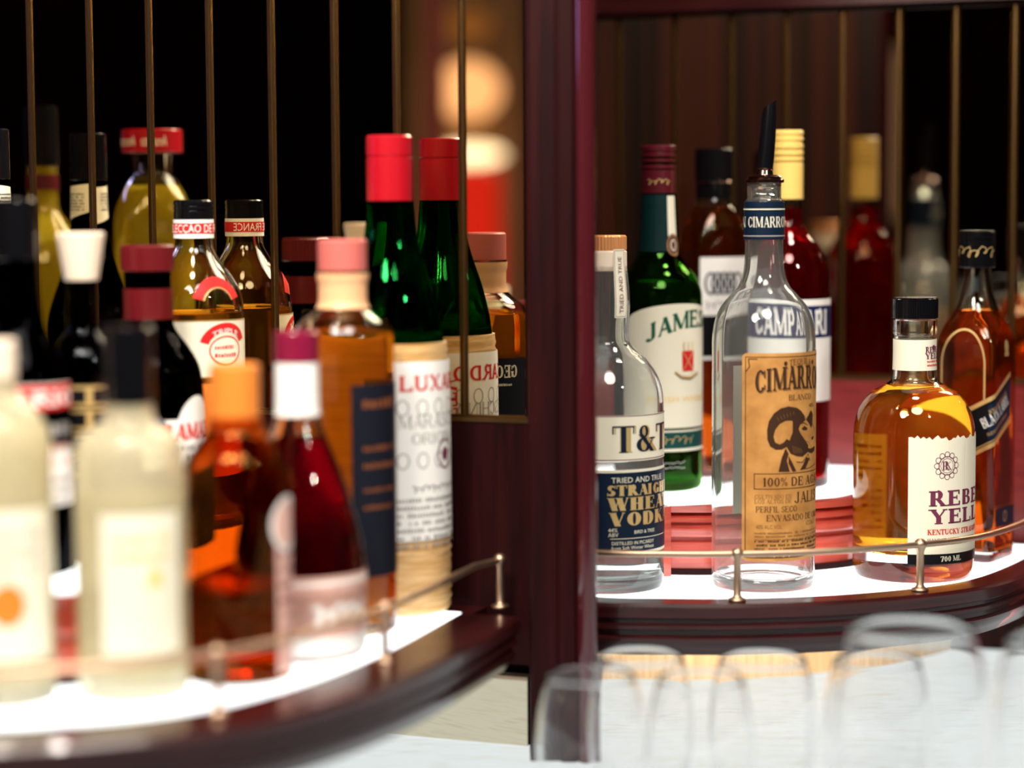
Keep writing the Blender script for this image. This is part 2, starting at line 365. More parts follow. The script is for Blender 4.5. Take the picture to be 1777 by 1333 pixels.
class Label:
    """flat artwork in (u,v) wrapped around a bottle; one mesh with paper and inks"""
    def __init__(self, bot, ang, off=0.0003):
        self.b = bot; self.ang = math.radians(ang); self.bm = bmesh.new(); self.mats = []; self.off = off
        self.ly = self.bm.verts.layers.float.new('off'); self.R0 = None
    def mi(self, m):
        if m not in self.mats: self.mats.append(m)
        return self.mats.index(m)
    def poly(self, pts, mat, layer=1):
        try:
            f = self.bm.faces.new([self.bm.verts.new((u, v, 0)) for u, v in pts])
        except ValueError: return
        f.material_index = self.mi(mat)
        for vt in f.verts: vt[self.ly] = self.off + layer * 0.00012
        return f
    def box(self, u0, v0, u1, v1, mat, layer=1): self.poly(rect(u0, v0, u1, v1), mat, layer)
    def frame(self, u0, v0, u1, v1, w, mat, layer=1):
        self.box(u0, v0, u1, v0 + w, mat, layer); self.box(u0, v1 - w, u1, v1, mat, layer)
        self.box(u0, v0, u0 + w, v1, mat, layer); self.box(u1 - w, v0, u1, v1, mat, layer)
    def ell(self, u, v, a, b, mat, layer=1, n=28):
        self.poly([(u + a * math.cos(2*math.pi*i/n), v + b * math.sin(2*math.pi*i/n)) for i in range(n)], mat, layer)
    def ring(self, u, v, a, b, w, mat, layer=1, a0=0, a1=360, n=28):
        for q in arcp(u, v, a, b, a0, a1, w, w, n): self.poly(q, mat, layer)
    def line(self, p, q, w, mat, layer=1):
        d = Vector((q[0]-p[0], q[1]-p[1])); 
        if d.length < 1e-9: return
        n = Vector((-d.y, d.x)).normalized() * w / 2
        self.poly([(p[0]+n.x, p[1]+n.y), (p[0]-n.x, p[1]-n.y), (q[0]-n.x, q[1]-n.y), (q[0]+n.x, q[1]+n.y)], mat, layer)
    def stroke(self, pts, w, mat, layer=1):
        for a, b in zip(pts[:-1], pts[1:]): self.line(a, b, w, mat, layer)
    def text(self, s, u, v, h, mat, align='c', width=None, layer=2, serif=None, arc=0.0, rot=0.0, gap=0.04):
        """v is the baseline, h the capital height, arc bends the line (rise at the middle)"""
        polys = []
        if serif:
            T, t, sr = serif; x = 0
            for ch in s:
                g, w = glyph(ch, T, t, sr)
                if g is None: continue
                polys += [[(px + x, py) for px, py in q] for q in g]; x += w + gap
            sx = h; tot = x - gap
        else:
            vs, fs = text_mesh(s)
            if not vs: return
            tot = max(p[0] for p in vs); sx = h / 0.70
            polys = [[(vs[i][0], vs[i][1]) for i in f] for f in fs]
        sy = h if serif else h / 0.70
        if width: sx = width / tot
        Wd = tot * sx
        x0 = -Wd / 2 if align == 'c' else (0 if align == 'l' else -Wd)
        c, sn = math.cos(rot), math.sin(rot)
        for q in polys:
            pts = []
            for a, b in q:
                lx = x0 + a * sx; lyy = b * sy
                if arc:
                    k = (lx - (x0 + Wd/2)) / (Wd / 2)
                    lyy += arc * (1 - k * k)
                pts.append((u + lx * c - lyy * sn, v + lx * sn + lyy * c))
            self.poly(pts, mat, layer)
    def scrib(self, u, v, w, h, mat, n=10, layer=2, lw=0.0006):
        """a line of handwriting"""
        pts = []
        for i in range(n * 6 + 1):
            t = i / (n * 6)
            pts.append((u + w * t + 0.25 * h * math.sin(i * 1.05), v + h * (0.5 + 0.5 * math.sin(i * 1.05 + 1) * (0.6 + 0.4 * math.sin(i * 0.7)))))
        self.stroke(pts, lw, mat, layer)
    def tiny(self, u0, u1, v, h, mat, layer=2, rows=1, pitch=None, seed=3):
        """rows of very small print as word-sized dashes"""
        rr = random.Random(seed); pitch = pitch or h * 1.9
        for r in range(rows):
            u = u0; y = v - r * pitch
            while u < u1:
                k = h * rr.uniform(.35, .75)
                if rr.random() > .16: self.box(u, y, min(u + k, u1), y + h * rr.uniform(.7, 1), mat, layer)
                u += k + h * .25
    def done(self, name, label=None, flat=None):
        bm = self.bm; b = self.b
        bmesh.ops.triangulate(bm, faces=[f for f in bm.faces if len(f.verts) > 4])
        us = [v.co.x for v in bm.verts]; lo, hi = min(us), max(us)
        step = 0.0028; k = math.ceil(lo / step)
        while k * step < hi:
            bmesh.ops.bisect_plane(bm, geom=bm.verts[:] + bm.edges[:] + bm.faces[:], dist=1e-7, plane_co=(k * step, 0, 0), plane_no=(1, 0, 0))
            k += 1
        vs = [v.co.y for v in bm.verts]; lo, hi = min(vs), max(vs)
        if b.taper(lo, hi):
            step = 0.005; k = math.ceil(lo / step)
            while k * step < hi:
                bmesh.ops.bisect_plane(bm, geom=bm.verts[:] + bm.edges[:] + bm.faces[:], dist=1e-7, plane_co=(0, k * step, 0), plane_no=(0, 1, 0))
                k += 1
        Rm = b.R((lo + hi) / 2)
        for f in bm.faces:
            pass
        for v in bm.verts:
            off = v[self.ly] if v[self.ly] > 1e-6 else self.off
            u, z = v.co.x, v.co.y
            if b.sec:      # square bottle: art lies on the flat face, wraps over its corner
                R = b.R(z); th = self.ang; half = R * 0.86
                nx, ny = math.sin(th), -math.cos(th); tx, ty = math.cos(th), math.sin(th)
                uu = max(-half, min(half, u)); over = u - uu
                p = Vector((nx * (R + off) + tx * uu, ny * (R + off) + ty * uu))
                if abs(over) > 0:
                    a = over / (R * .14) ; sg = 1 if a > 0 else -1; a = min(abs(a), math.pi / 2)
                    rest = abs(over) - a * R * .14
                    cx = Vector((nx * (R - R*.14) + tx * uu, ny * (R - R*.14) + ty * uu)); rr = R*.14 + off
                    p = cx + Vector((nx, ny)) * math.cos(a) * rr + Vector((tx, ty)) * sg * math.sin(a) * rr - Vector((nx, ny)) * rest
                v.co = (p.x, p.y, z)
            else:
                th = self.ang + u / Rm; R = b.R(z) + off
                v.co = (R * math.sin(th), -R * math.cos(th), z)
        # turn faces outward
        for f in bm.faces:
            f.normal_update(); c = f.calc_center_median()
            if f.normal.dot(Vector((c.x, c.y, 0))) < 0: f.normal_flip()
        o = link(name, bm, self.mats, b.root, smooth=False)
        if label: o['label'] = label
        return o

SQ = 5.0
class Bottle:
    """px: image column of the axis, yb: image row of the base centre, z: what it stands on;
    profile rows are (half width px, image row)"""
    def __init__(self, name, label, px=None, yb=None, z=SHELF, loc=None, prof=None, mprof=None, rz=None, cat='bottle', square=None):
        if loc is None: p = on_z(px, yb, z)
        else: p = Vector((loc[0], loc[1], z))
        self.p = p; self.px = px; self.z = z
        self.face = -math.atan2(p.x, p.y)
        self.root = thing(name, label, cat, p, self.face + math.radians(rz or 0))
        self.sc = (p - Vector((0, 0, CAMZ))).dot(FWD) / F
        if prof: self.prof = [(hw * self.sc, max(0, self.vz(y))) for hw, y in prof]
        else: self.prof = mprof
        self.prof[0] = (self.prof[0][0], 0.0)
        self.prof.sort(key=lambda q: q[1])
        self.prof = smoothprof(self.prof)
        self.square = square
        self.sec = None
        if square:
            z0, z1 = square
            if z0 > 1: z0, z1 = self.vz(z0), self.vz(z1)
            def sec(th, z, z0=z0, z1=z1):
                k = min(1, max(0, (z1 - z) / (z1 - z0))); n = 2 + (9 - 2) * k * k
                return 1 / (abs(math.cos(th)) ** n + abs(math.sin(th)) ** n) ** (1 / n)
            self.sec = sec
    def vz(self, y):
        return on_y(self.px if self.px is not None else 888, y, self.p.y).z - self.z
    def R(self, z): return interp(self.prof, z)
    def taper(self, a, b): return abs(self.R(a) - self.R(b)) > 0.0008
    def ua(self, x, y):
        """angle in degrees facing image column x at row y"""
        q = (x - self.px) * self.sc / self.R(self.vz(y)); return math.degrees(math.asin(max(-1, min(1, q))))
    def body(self, mat, wall=0.0025, base=0.006, top=None, label=None):
        pr = [q for q in self.prof if top is None or q[1] <= top + 1e-6]
        if top and pr[-1][1] < top - 1e-5: pr.append((self.R(top), top))
        r0 = pr[0][0]
        outer = [(0, 0.0015), (r0 * 0.72, 0.0012), (r0 * 0.92, 0.0)] + [(r, max(z, .0012)) for r, z in pr]
        inner = [(max(r - wall, 0.003), z) for r, z in pr if z > base + 0.004][::-1]
        rb = self.R(base) - wall
        inner += [(rb, base + 0.003), (rb * 0.85, base), (0, base + 0.002)]
        self.outer_top = pr[-1][1]; self.wall = wall; self.basez = base
        o = link('glass_body', lathe(outer + inner, 64, self.sec), mat, self.root, angle=50)
        if label: o['label'] = label
        return o
    def liquid(self, mat, top, name='liquid'):
        w = self.wall * 0.5; b = self.basez
        pr = [(self.R(z) - w, z) for z in [b + .003 + (top - b - .003) * i / 40 for i in range(41)]]
        prof = [(0, b - .001), (pr[0][0] * .85, b - .0012)] + pr + [(pr[-1][0] * .9, top - .0008), (0, top - .001)]
        return link(name, lathe(prof, 64, self.sec), mat, self.root, angle=50)
    def cap(self, mat, z0, z1, r, name='cap', ribs=0, rings=(), label=None, r2=None, fine=0.0):
        r2 = r2 or r
        pr = [(0, z0), (r * .97, z0)]
        n = 70
        for i in range(n + 1):
            t = i / n; z = z0 + .0004 + (z1 - .0012 - z0 - .0004) * t; rr = r + (r2 - r) * t
            for (za, zb, d) in rings:
                if za <= z <= zb: rr -= d
            if fine: rr += fine * math.sin(t * math.pi * 12)
            pr.append((rr, z))
        pr += [(r2 - .0012, z1), (0, z1)]
        sec = None
        if ribs: sec = lambda th, z: 1 + .018 * math.cos(th * ribs)
        o = link(name, lathe(pr, 128 if ribs else 56, sec), mat, self.root, angle=40)
        if label: o['label'] = label
        return o
    def sleeve(self, mat, z0, z1, name='neck_sleeve', off=0.0006):
        n = 10
        zs = [z0 + (z1 - z0) * i / n for i in range(n + 1)]
        pr = [(self.R(z) + off, z) for z in zs] + [(self.R(z) + off * .2, z) for z in zs[::-1]]
        return link(name, lathe(pr, 56, self.sec, closed=True), mat, self.root, angle=50)

# ------------------------------------------------------------------ plan curves and the joinery
def catmull(pts, n=10):
    out = []
    P = [Vector((*p, 0)) for p in pts]
    for i in range(len(P) - 1):
        p0 = P[max(i-1, 0)]; p1 = P[i]; p2 = P[i+1]; p3 = P[min(i+2, len(P)-1)]
        for k in range(n):
            t = k / n
            out.append(0.5 * ((2*p1) + (p2-p0)*t + (2*p0-5*p1+4*p2-p3)*t*t + (3*p1-p0-3*p2+p3)*t**3))
    out.append(P[-1]); return out
def offset(path, d):
    """positive d moves away from the camera side (path runs left to right)"""
    out = []
    for i, p in enumerate(path):
        a = path[max(i-1, 0)]; b = path[min(i+1, len(path)-1)]
        t = (b - a).normalized(); out.append(p + Vector((-t.y, t.x, 0)) * d)
    return out
def sweep(path, prof, bm=None):
    """prof: closed [(inward offset, z)]"""
    bm = bm or bmesh.new(); rows = []
    for i, p in enumerate(path):
        a = path[max(i-1, 0)]; b = path[min(i+1, len(path)-1)]
        t = (b - a).normalized(); n = Vector((-t.y, t.x, 0))
        rows.append([bm.verts.new((p.x + n.x * o, p.y + n.y * o, z)) for o, z in prof])
    m = len(prof)
    for r0, r1 in zip(rows[:-1], rows[1:]):
        for j in range(m):
            k = (j + 1) % m
            bm.faces.new((r0[j], r1[j], r1[k], r0[k]))
    bm.faces.new(rows[0]); bm.faces.new(rows[-1][::-1])
    return fixn(bm)
def tube(path, r, seg=12, bm=None):
    bm = bm or bmesh.new(); rows = []
    for i, p in enumerate(path):
        a = path[max(i-1, 0)]; b = path[min(i+1, len(path)-1)]
        t = (b - a).normalized(); up = Vector((0, 0, 1)) if abs(t.z) < .9 else Vector((1, 0, 0))
        n = t.cross(up).normalized(); m = t.cross(n)
        rows.append([bm.verts.new(p + (n * math.cos(2*math.pi*k/seg) + m * math.sin(2*math.pi*k/seg)) * r) for k in range(seg)])
    for r0, r1 in zip(rows[:-1], rows[1:]):
        for j in range(seg):
            k = (j + 1) % seg; bm.faces.new((r0[j], r1[j], r1[k], r0[k]))
    bm.faces.new(rows[0]); bm.faces.new(rows[-1][::-1])
    return fixn(bm)

left_glass = catmull([(-.80, 1.72), (-.74, 1.55), (-.65, 1.42), (-.55, 1.33), (-.45, 1.285), (-.37, 1.270)] +
                     [tuple(on_z(x, y, SHELF).xy) for x, y in ((0, 1268), (260, 1248), (450, 1213), (640, 1148), (800, 1066))])
right_glass = catmull([(-.05, 1.80), (.0, 1.73)] + [tuple(on_z(x, y, SHELF).xy) for x, y in ((1035, 1037), (1160, 1040), (1290, 1040), (1450, 1034), (1610, 1020), (1700, 1003), (1777, 970))]
                      + [(.475, 1.96), (.50, 2.05)])
MOLD = [(0, .0005), (-.006, .0005), (-.008, -.002), (-.008, -.010), (-.004, -.012), (-.004, -.0145), (-.0065, -.016), (-.0065, -.019), (-.002, -.0205),
        (-.002, -.024), (-.005, -.026), (-.004, -.030), (.000, -.034), (.004, -.040), (.01, -.041)]
def shelf(side, glass, rimw, D, end, lbl):
    t = thing('display_shelf', lbl[0], 'shelf', (0, 0, SHELF))
    rim = offset(glass, -rimw)
    k = 1.0
    prof = [(rimw, .0005)] + [(o + .008, z) for o, z in MOLD] + [(rimw, -.041)]
    link('wooden_rim', sweep(rim, prof), MAHOGH, t, angle=35)
    w0 = wall_pt(glass[0].x - .05, D); w1 = wall_pt(max(glass[-1].x, end), D)
    g2 = offset(glass, .0)
    pts = [(p.x, p.y) for p in g2] + [(w1.x, w1.y), (w0.x, w0.y)]
    link('shelf_board', fixn(prism(pts, -.03, -.0035)), MAHOGH, t, smooth=False)
    # lit glass
    inner = [p for p in glass if NRM.dot(p) < D - .045]
    a = wall_pt(inner[0].x, D - .045); b = wall_pt(inner[-1].x, D - .045)
    pts = [(p.x, p.y) for p in inner] + [(b.x, b.y), (a.x, a.y)]
    link('lit_glass', fixn(prism(pts, -.003, 0)), LIT, t, smooth=False)
    # raised tier
    t2 = thing('display_tier', lbl[1], 'shelf', (0, 0, SHELF))
    tp = [p for p in offset(glass, .111) if NRM.dot(p) < D - .004]
    h = TIER - SHELF
    rp = [(0.006, 0.0002), (0.006, .004), (0, .005), (0, .026), (.003, .027), (.003, .030), (-.002, .031), (-.004, .034), (-.004, .038), (-.001, .040), (.0, .0415),
          (-.004, .043), (-.004, .0465), (-.001, .048), (.002, .0495), (-.005, .051), (-.006, h - .0006), (.02, h - .0006), (.02, .0002)]
    link('riser', sweep(tp, rp), LITWOOD, t2, angle=35)
    link('gap_shade', sweep(offset(tp, -.0035), [(0, .0002), (0, .005), (.008, .005), (.008, .0002)]), DARKGAP, t2, angle=35)  # dark strip painted in for the shaded gap at the riser foot
    ti = offset(tp, .012)
    ti = [p for p in ti if NRM.dot(p) < D - .006]
    a = wall_pt(ti[0].x, D - .004); b = wall_pt(ti[-1].x, D - .004)
    pts = [(p.x, p.y) for p in ti] + [(b.x, b.y), (a.x, a.y)]
    link('lit_glass', fixn(prism(pts, h - .006, h)), LIT, t2, smooth=False)
    return rim
rimL = shelf('left', left_glass, .045, DL, -.02, ('curved mahogany shelf with lit white glass under the blurred bottles, left of the post',
             'raised mahogany tier, painted as if lit red, with lit top behind the pale yellow bottles, left of the post'))
rimR = shelf('right', right_glass, .024, DR, .5, ('curved mahogany shelf with lit white glass and moulded front edge, right of the post',
             'raised mahogany tier, painted as if lit red, with lit top under the two back bottles, right of the post'))
# gallery rails
def rail(glass, posts, lbl, off, ext=0):
    t = thing('gallery_rail', lbl, 'rail', (0, 0, SHELF))
    path = offset(glass, -off)
    rp = [Vector((p.x, p.y, .0362)) for p in path]
    link('rail', tube(rp, .0025), BRASS, t)
    for q in posts:
        if isinstance(q, tuple): p = on_z(q[0], q[1], SHELF)
        else:
            p = path[q]
        p = min(rp, key=lambda s: (s.xy - p.xy).length) if not isinstance(q, tuple) else Vector((p.x, p.y, 0))
        pr = [(0, 0.0007), (.0066, .0007), (.0066, .0024), (.004, .0034), (.0030, .0050), (.0028, .0305), (.0036, .033), (.0046, .0348), (.0049, .0365), (.0042, .0390), (.0022, .0407), (0, .0411)]
        o = link('rail_post', lathe(pr, 20), BRASS, t); 
        q2 = min(rp, key=lambda s: (s.xy - p.xy).length)
        o.location = (q2.x, q2.y, 0)
lr = left_glass + [Vector((on_z(872, 1058, SHELF).x - .012, on_z(872, 1058, SHELF).y + .012, 0))]
rail(lr, [(872, 1058), (700, 1152), (425, 1250)], 'thin brass gallery rail on short posts, left of the dark post', .012)
rail(right_glass, [(1275, 1043), (1607, 1030)], 'thin brass gallery rail with ball posts in front of the sharp bottles', .010)

# walls, mirrors
def slab(X0, X1, z0, z1, D, th, mat, name, parent=None, angle=None):
    a = wall_pt(X0, D); b = wall_pt(X1, D); c = b + NRM * th; d = a + NRM * th
    return link(name, fixn(prism([(a.x, a.y), (b.x, b.y), (c.x, c.y), (d.x, d.y)], z0, z1)), mat, parent, smooth=False)
MB, MT = CAMZ - .165, CAMZ + .165
# back walls
struct(slab(-1.2, .02, COUNTER + .001, CAMZ + .9, DL + .012, .04, MAHOG, 'wall_left'))
struct(slab(0.0, 1.2, COUNTER + .001, CAMZ + .9, DR + .012, .04, MAHOG, 'wall_right'))
pl = slab(-1.2, .014, COUNTER + .06, MB - .003, DL + .0, .012, MAHOG, 'trim_1'); struct(pl)
pl = slab(.02, 1.2, SHELF - .05, MB - .003, DR + .0, .012, LITPANEL, 'trim_2'); struct(pl)
struct(slab(.0, 1.2, MT + .002, MT + .25, DR - .015, .03, MAHOGH, 'trim_3'))
def mirror(D, cols, x0, x1, lbl, ztop, ybow=700):
    t = thing('wall_mirror', lbl, 'mirror', (0, 0, 0))
    xs = [x0] + [on_wall(c, 300, D).x for c in cols] + [x1]
    for i in range(len(xs) - 1):
        g = .0007
        A, B = xs[i] + g, xs[i+1] - g; bv = .0025
        bm = bmesh.new()
        def P(X, z, o): 
            q = wall_pt(X, D + o); return bm.verts.new((q.x, q.y, z))
        o4 = [P(A, MB, .0022), P(B, MB, .0022), P(B, ztop, .0022), P(A, ztop, .0022)]
        i4 = [P(A + bv, MB + bv, 0.0), P(B - bv, MB + bv, 0.0), P(B - bv, ztop - bv, 0.0), P(A + bv, ztop - bv, 0.0)]
        k4 = [P(A, MB, .006), P(B, MB, .006), P(B, ztop, .006), P(A, ztop, .006)]
        bm.faces.new(i4); bm.faces.new(k4[::-1])
        for j in range(4):
            k = (j + 1) % 4; bm.faces.new((o4[j], o4[k], i4[k], i4[j])); bm.faces.new((k4[j], k4[k], o4[k], o4[j]))
        link('mirror_strip', fixn(bm), MIRROR, t, smooth=False)
    for X in xs[1:-1]:
        a = wall_pt(X - .0005, D - .0012); b = wall_pt(X + .0005, D - .0012)
        pts = [(a.x, a.y), (b.x, b.y), (b.x + NRM.x*.004, b.y + NRM.y*.004), (a.x + NRM.x*.004, a.y + NRM.y*.004)]
        link('brass_seam', fixn(prism(pts, MB, ztop)), SEAM, t, smooth=False)
    a = wall_pt(x0, D - .001); b = wall_pt(x1, D - .001)
    pts = [(a.x, a.y), (b.x, b.y), (b.x + NRM.x*.006, b.y + NRM.y*.006), (a.x + NRM.x*.006, a.y + NRM.y*.006)]
    link('bottom_bead', fixn(prism(pts, MB - .003, MB)), SEAM, t, smooth=False)
mirror(DL, [-255, -150, -46, 57, 160, 263, 367, 474, 583, 690, 803], -.62, on_wall(917, 300, DL).x, 'strip mirror with brass seams behind the bottles left of the post', CAMZ + .45)
mirror(DR, [1075, 1172, 1269, 1365, 1461, 1558, 1656, 1758, 1860], .03, .66, 'strip mirror with brass seams behind the bottles right of the post', MT)

# the post with a rounded bead on its right edge and the side of the bay behind it
pa = on_y(917, 700, 1.60).x; pb = on_y(1036, 700, 1.60).x
yf = 1.60
pts = [(pa, yf + .06), (pa, yf + .006), (pa + .002, yf + .004), (pa + .020, yf + .004), (pa + .021, yf + .001), (pa + .023, yf), (pb - .017, yf), (pb - .015, yf + .002)]
pts += [(pb - .0145, yf + .012), (pb - .002, yf + .012), (pb - .002, yf + .06)]
o = link('trim_4', fixn(prism(pts, COUNTER + .0005, CAMZ + .9)), MAHOG, None, angle=25); struct(o)
pts = [(pb - .0075 + .0075 * math.cos(2 * math.pi * i / 28), yf + .004 + .0075 * math.sin(2 * math.pi * i / 28)) for i in range(28)]
BEADW = principled('glossy_dark_bead', (0.05, 0.006, 0.009), 0.16, coat=0.8)
o = link('trim_6', fixn(prism(pts, COUNTER + .0005, CAMZ + .9)), BEADW, None, angle=40); struct(o)
pts = [(pa + .004, yf + .061), (pb - .002, yf + .061), (pb + .004, yf + .24), (pb + .01, 2.12), (pa + .004, 2.12)]
o = link('wall_side', fixn(prism(pts, COUNTER + .0005, CAMZ + .9)), SIDEW, None, smooth=False); struct(o)

# lower counter, its back panels
pts = [(-1.3, .75), (1.3, .75), (1.3, 2.1), (-1.3, 2.1)]
t = thing('bar_counter', 'glowing white lower counter that the empty glasses stand on', 'counter', (0, 0, COUNTER))
link('lit_top', fixn(prism(pts, -.012, 0)), COUNT, t, smooth=False)
link('counter_base', fixn(prism([(-1.28, .77), (1.28, .77), (1.28, 2.08), (-1.28, 2.08)], -COUNTER, -.0125)), MAHOG, t, smooth=False)
bk = offset(catmull([(.02, 1.88)] + [tuple(on_z(x, y, COUNTER).xy) for x, y in ((1040, 1178), (1250, 1180), (1450, 1166), (1600, 1142), (1777, 1090))] + [(.52, 2.10)]), 0)
o = link('trim_5', sweep(bk, [(0, COUNTER + .0005), (0, SHELF - .031), (.01, SHELF - .031), (.01, COUNTER + .0005)]), TAN, None, angle=50); struct(o)
t = thing('splash_mirror', 'low mirror strip beneath the left shelf, bright with the counter glow', 'mirror')
slab(-1.1, .010, COUNTER + .0006, COUNTER + .050, DL - .008, .008, MIRROR, 'mirror_glass', t)
slab(-1.1, .010, COUNTER + .0505, COUNTER + .053, DL - .010, .012, BRASS, 'metal_edge', t)

# added warm fill hidden under the right shelf, brightening the panel behind the counter
sl_ = bpy.data.lights.new('fill_under_shelf', 'AREA'); sl_.shape = 'RECTANGLE'; sl_.size = .34; sl_.size_y = .012; sl_.energy = .55; sl_.color = (1, .86, .62)
so_ = bpy.data.objects.new('fill_under_shelf', sl_); COL.objects.link(so_); so_.location = (.24, 1.76, SHELF - .034)
so_.rotation_euler = (Vector((.24, 1.92, COUNTER + .03)) - so_.location).to_track_quat('-Z', 'Y').to_euler()
# room
def boxo(name, x0, y0, z0, x1, y1, z1, mat, parent=None):
    return link(name, fixn(prism([(x0, y0), (x1, y0), (x1, y1), (x0, y1)], z0, z1)), mat, parent, smooth=False)
DARKW = noisy(principled('dark_panelling', (0.03, 0.012, 0.008), 0.4), (0.03, 0.010, 0.007), (0.11, 0.03, 0.02), (5, 5, .4), 3, 3)
struct(boxo('floor', -4.5, -3.2, -.1, 2.6, 2.9, 0, DARKW))
struct(boxo('ceiling', -4.5, -3.2, 2.7, 2.6, 2.9, 2.8, DARKW))
struct(boxo('wall_rear', -4.5, -3.3, 0, 2.6, -3.2, 2.7, DARKW))
struct(boxo('wall_west', -4.6, -3.3, 0, -4.5, 2.9, 2.7, DARKW))
struct(boxo('wall_east', 2.6, -3.3, 0, 2.7, 2.9, 2.7, DARKW))
struct(boxo('wall_front', -4.6, 2.6, 0, 2.7, 2.7, 2.7, DARKW))
def mirrored(px, py, D, dist):
    h = on_wall(px, py, D); d = ray(px, py); r = d - 2 * d.dot(NRM) * NRM
    return h + r * dist, (h.length + dist) / F * 1.0
# lamps of the room, seen only as blurred lights in the mirrors
def lantern(px, D, dist, rows, lbl, cat='lamp'):
    p, s = mirrored(px, 300, D, dist)
    s = ((on_wall(px, 300, D) - Vector((0, 0, CAMZ))).length + dist) / F
    t = thing('lantern', lbl, cat, (p.x, p.y, 0))
    zc = lambda y: CAMZ + (340 - y) * s
    for nm, y0, y1, hw, mat, rnd in rows:
        a, b = zc(y1), zc(y0); r = hw * s
        if rnd: pr = [(0, a)] + [(r * math.sin(math.pi * i / 14), (a + b) / 2 - (b - a) / 2 * math.cos(math.pi * i / 14)) for i in range(1, 14)] + [(0, b)]
        else: pr = [(0, a), (r * .9, a), (r, a + .004), (r, b - .004), (r * .9, b), (0, b)]
        link(nm, lathe(pr, 32), mat, t, angle=50)
    return p, s
E1 = emit('warm_globe', (1.0, 0.50, 0.23), 1.9); E2 = emit('bright_globe', (1.0, 0.80, 0.55), 4.0); E3 = emit('red_lantern_glass', (0.80, 0.020, 0.008), 1.1)
E4 = emit('dim_globe', (0.9, 0.32, 0.06), 0.35); E5 = emit('dim_lampshade', (0.75, 0.42, 0.26), 0.42); E6 = emit('dim_red_glow', (0.4, .04, .03), .25)
p_, s_ = lantern(814, DL, 2.6, [('globe', 22, 72, 40, E4, 1), ('globe', 108, 208, 56, E1, 1), ('neck', 208, 254, 46, E4, 0), ('bright_disc', 254, 284, 62, E2, 1), ('red_glass', 290, 520, 52, E3, 0), ('stem', 520, 1600, 12, BLKCAP, 0)],
        'blurred lantern of warm globes above a red glass, in the mirror left of post')
_d = (p_ - on_wall(814, 300, DL)); _d.z = 0; _d.normalize(); _q = p_ + _d * .34; _n = Vector((-_d.y, _d.x, 0)) * .12
_e = _d * .12
struct(link('column', fixn(prism([(_q - _n).xy[:], (_q + _n).xy[:], (_q + _n + _e).xy[:], (_q - _n + _e).xy[:]], 0.001, 2.69)), TAN, None, smooth=False))  # added tan slab catching the lantern's glow, standing in for a lit wall
lantern(1490, DR, 2.2, [('lamp_shade', 95, 380, 52, E5, 0), ('stem', 380, 1500, 8, BLKCAP, 0)], 'dim tan lampshade blurred in the mirror between the yellow caps')
lantern(1100, DR, 2.0, [('lamp_shade', -20, 400, 14, E6, 0), ('stem', 400, 1500, 8, BLKCAP, 0)], 'dim red standing lamp blurred in the mirror beside the post')

# ------------------------------------------------------------------ BOTTLES, right of the post
SER = (.17, .06, .07); SLAB = (.26, .10, .08); FAT = (.34, .07, .05)
# vodka beside the post
b = Bottle('vodka_bottle', 'clear vodka bottle with cream and navy labels, half hidden by the post', 1052, 1017,
           prof=[(96, 1012), (100, 1000), (100, 700), (97, 672), (88, 648), (73, 625), (53, 607), (42, 594), (40, 575), (42, 520), (37, 462), (36, 436)])
b.body(GLOWCLEAR, .003, .012); b.liquid(WATER, b.vz(790))
z = b.vz
b.cap(CREAMCAP, z(470), z(434), 37 * b.sc, 'neck_band'); b.cap(COPCAP, z(434), z(408), 36 * b.sc, ribs=40)
L = Label(b, 18); R = b.R(z(750))
L.box(-.85 * R * 1.3, z(790), 1.35 * R, z(712), CREAM, 0)
for y in (714, 788): L.box(-.85 * R * 1.3, z(y), 1.35 * R, z(y) + .0006, PLUM, 1)
L.text('T&T', .0215, z(775), z(730) - z(775), GOLD, width=.058, serif=(.42, .05, .06), layer=2)
L.text('T&T', .0198, z(775), z(730) - z(775), NAVY, width=.058, serif=(.20, .05, .06), layer=3)
L.done('upper_label', 'cream label with large gold and navy initials')
L = Label(b, 14)
L.box(-1.2 * R, z(948), 1.35 * R, z(804), CREAM, 0); L.box(-1.2 * R, z(943), 1.35 * R, z(809), NAVY, 1)
L.text('TRIED AND TRUE', .018, z(826), .0042, CREAM, width=.050)
L.text('STRAIGHT', -.0105, z(848), z(830) - z(848), GOLD, 'l', width=.068, serif=FAT)
L.text('WHEAT', -.009, z(873), z(851) - z(873), GOLD, 'l', width=.066, serif=FAT)
L.text('VODKA', -.008, z(899), z(876) - z(899), GOLD, 'l', width=.066, serif=FAT)
L.text('44%', -.0095, z(909), .0030, CREAM, 'l'); L.text('ABV', -.0095, z(917), .0030, CREAM, 'l')
L.text('BIRD & TREE', .011, z(913), .0026, CREAM, 'l')
L.box(-.008, z(921), .05, z(920), CREAM, 2)
L.text('DISTILLED IN PICARDY', -.007, z(931), .0026, CREAM, 'l'); L.text('from Soft Winter Wheat', -.007, z(939), .0026, CREAM, 'l')
L.done('lower_label', 'navy label lettered STRAIGHT WHEAT VODKA in gold')
L = Label(b, b.ua(1076, 480), .0012)
L.box(-.0055, z(550), .0055, z(432), CREAM, 0); L.frame(-.0048, z(548), .0048, z(434), .0003, PLUM, 1)
L.text('TRIED AND TRUE', .0016, z(542), .0034, PLUM, 'l', width=z(445) - z(542), rot=math.pi / 2)
L.done('neck_strip', 'cream strip with vertical lettering')

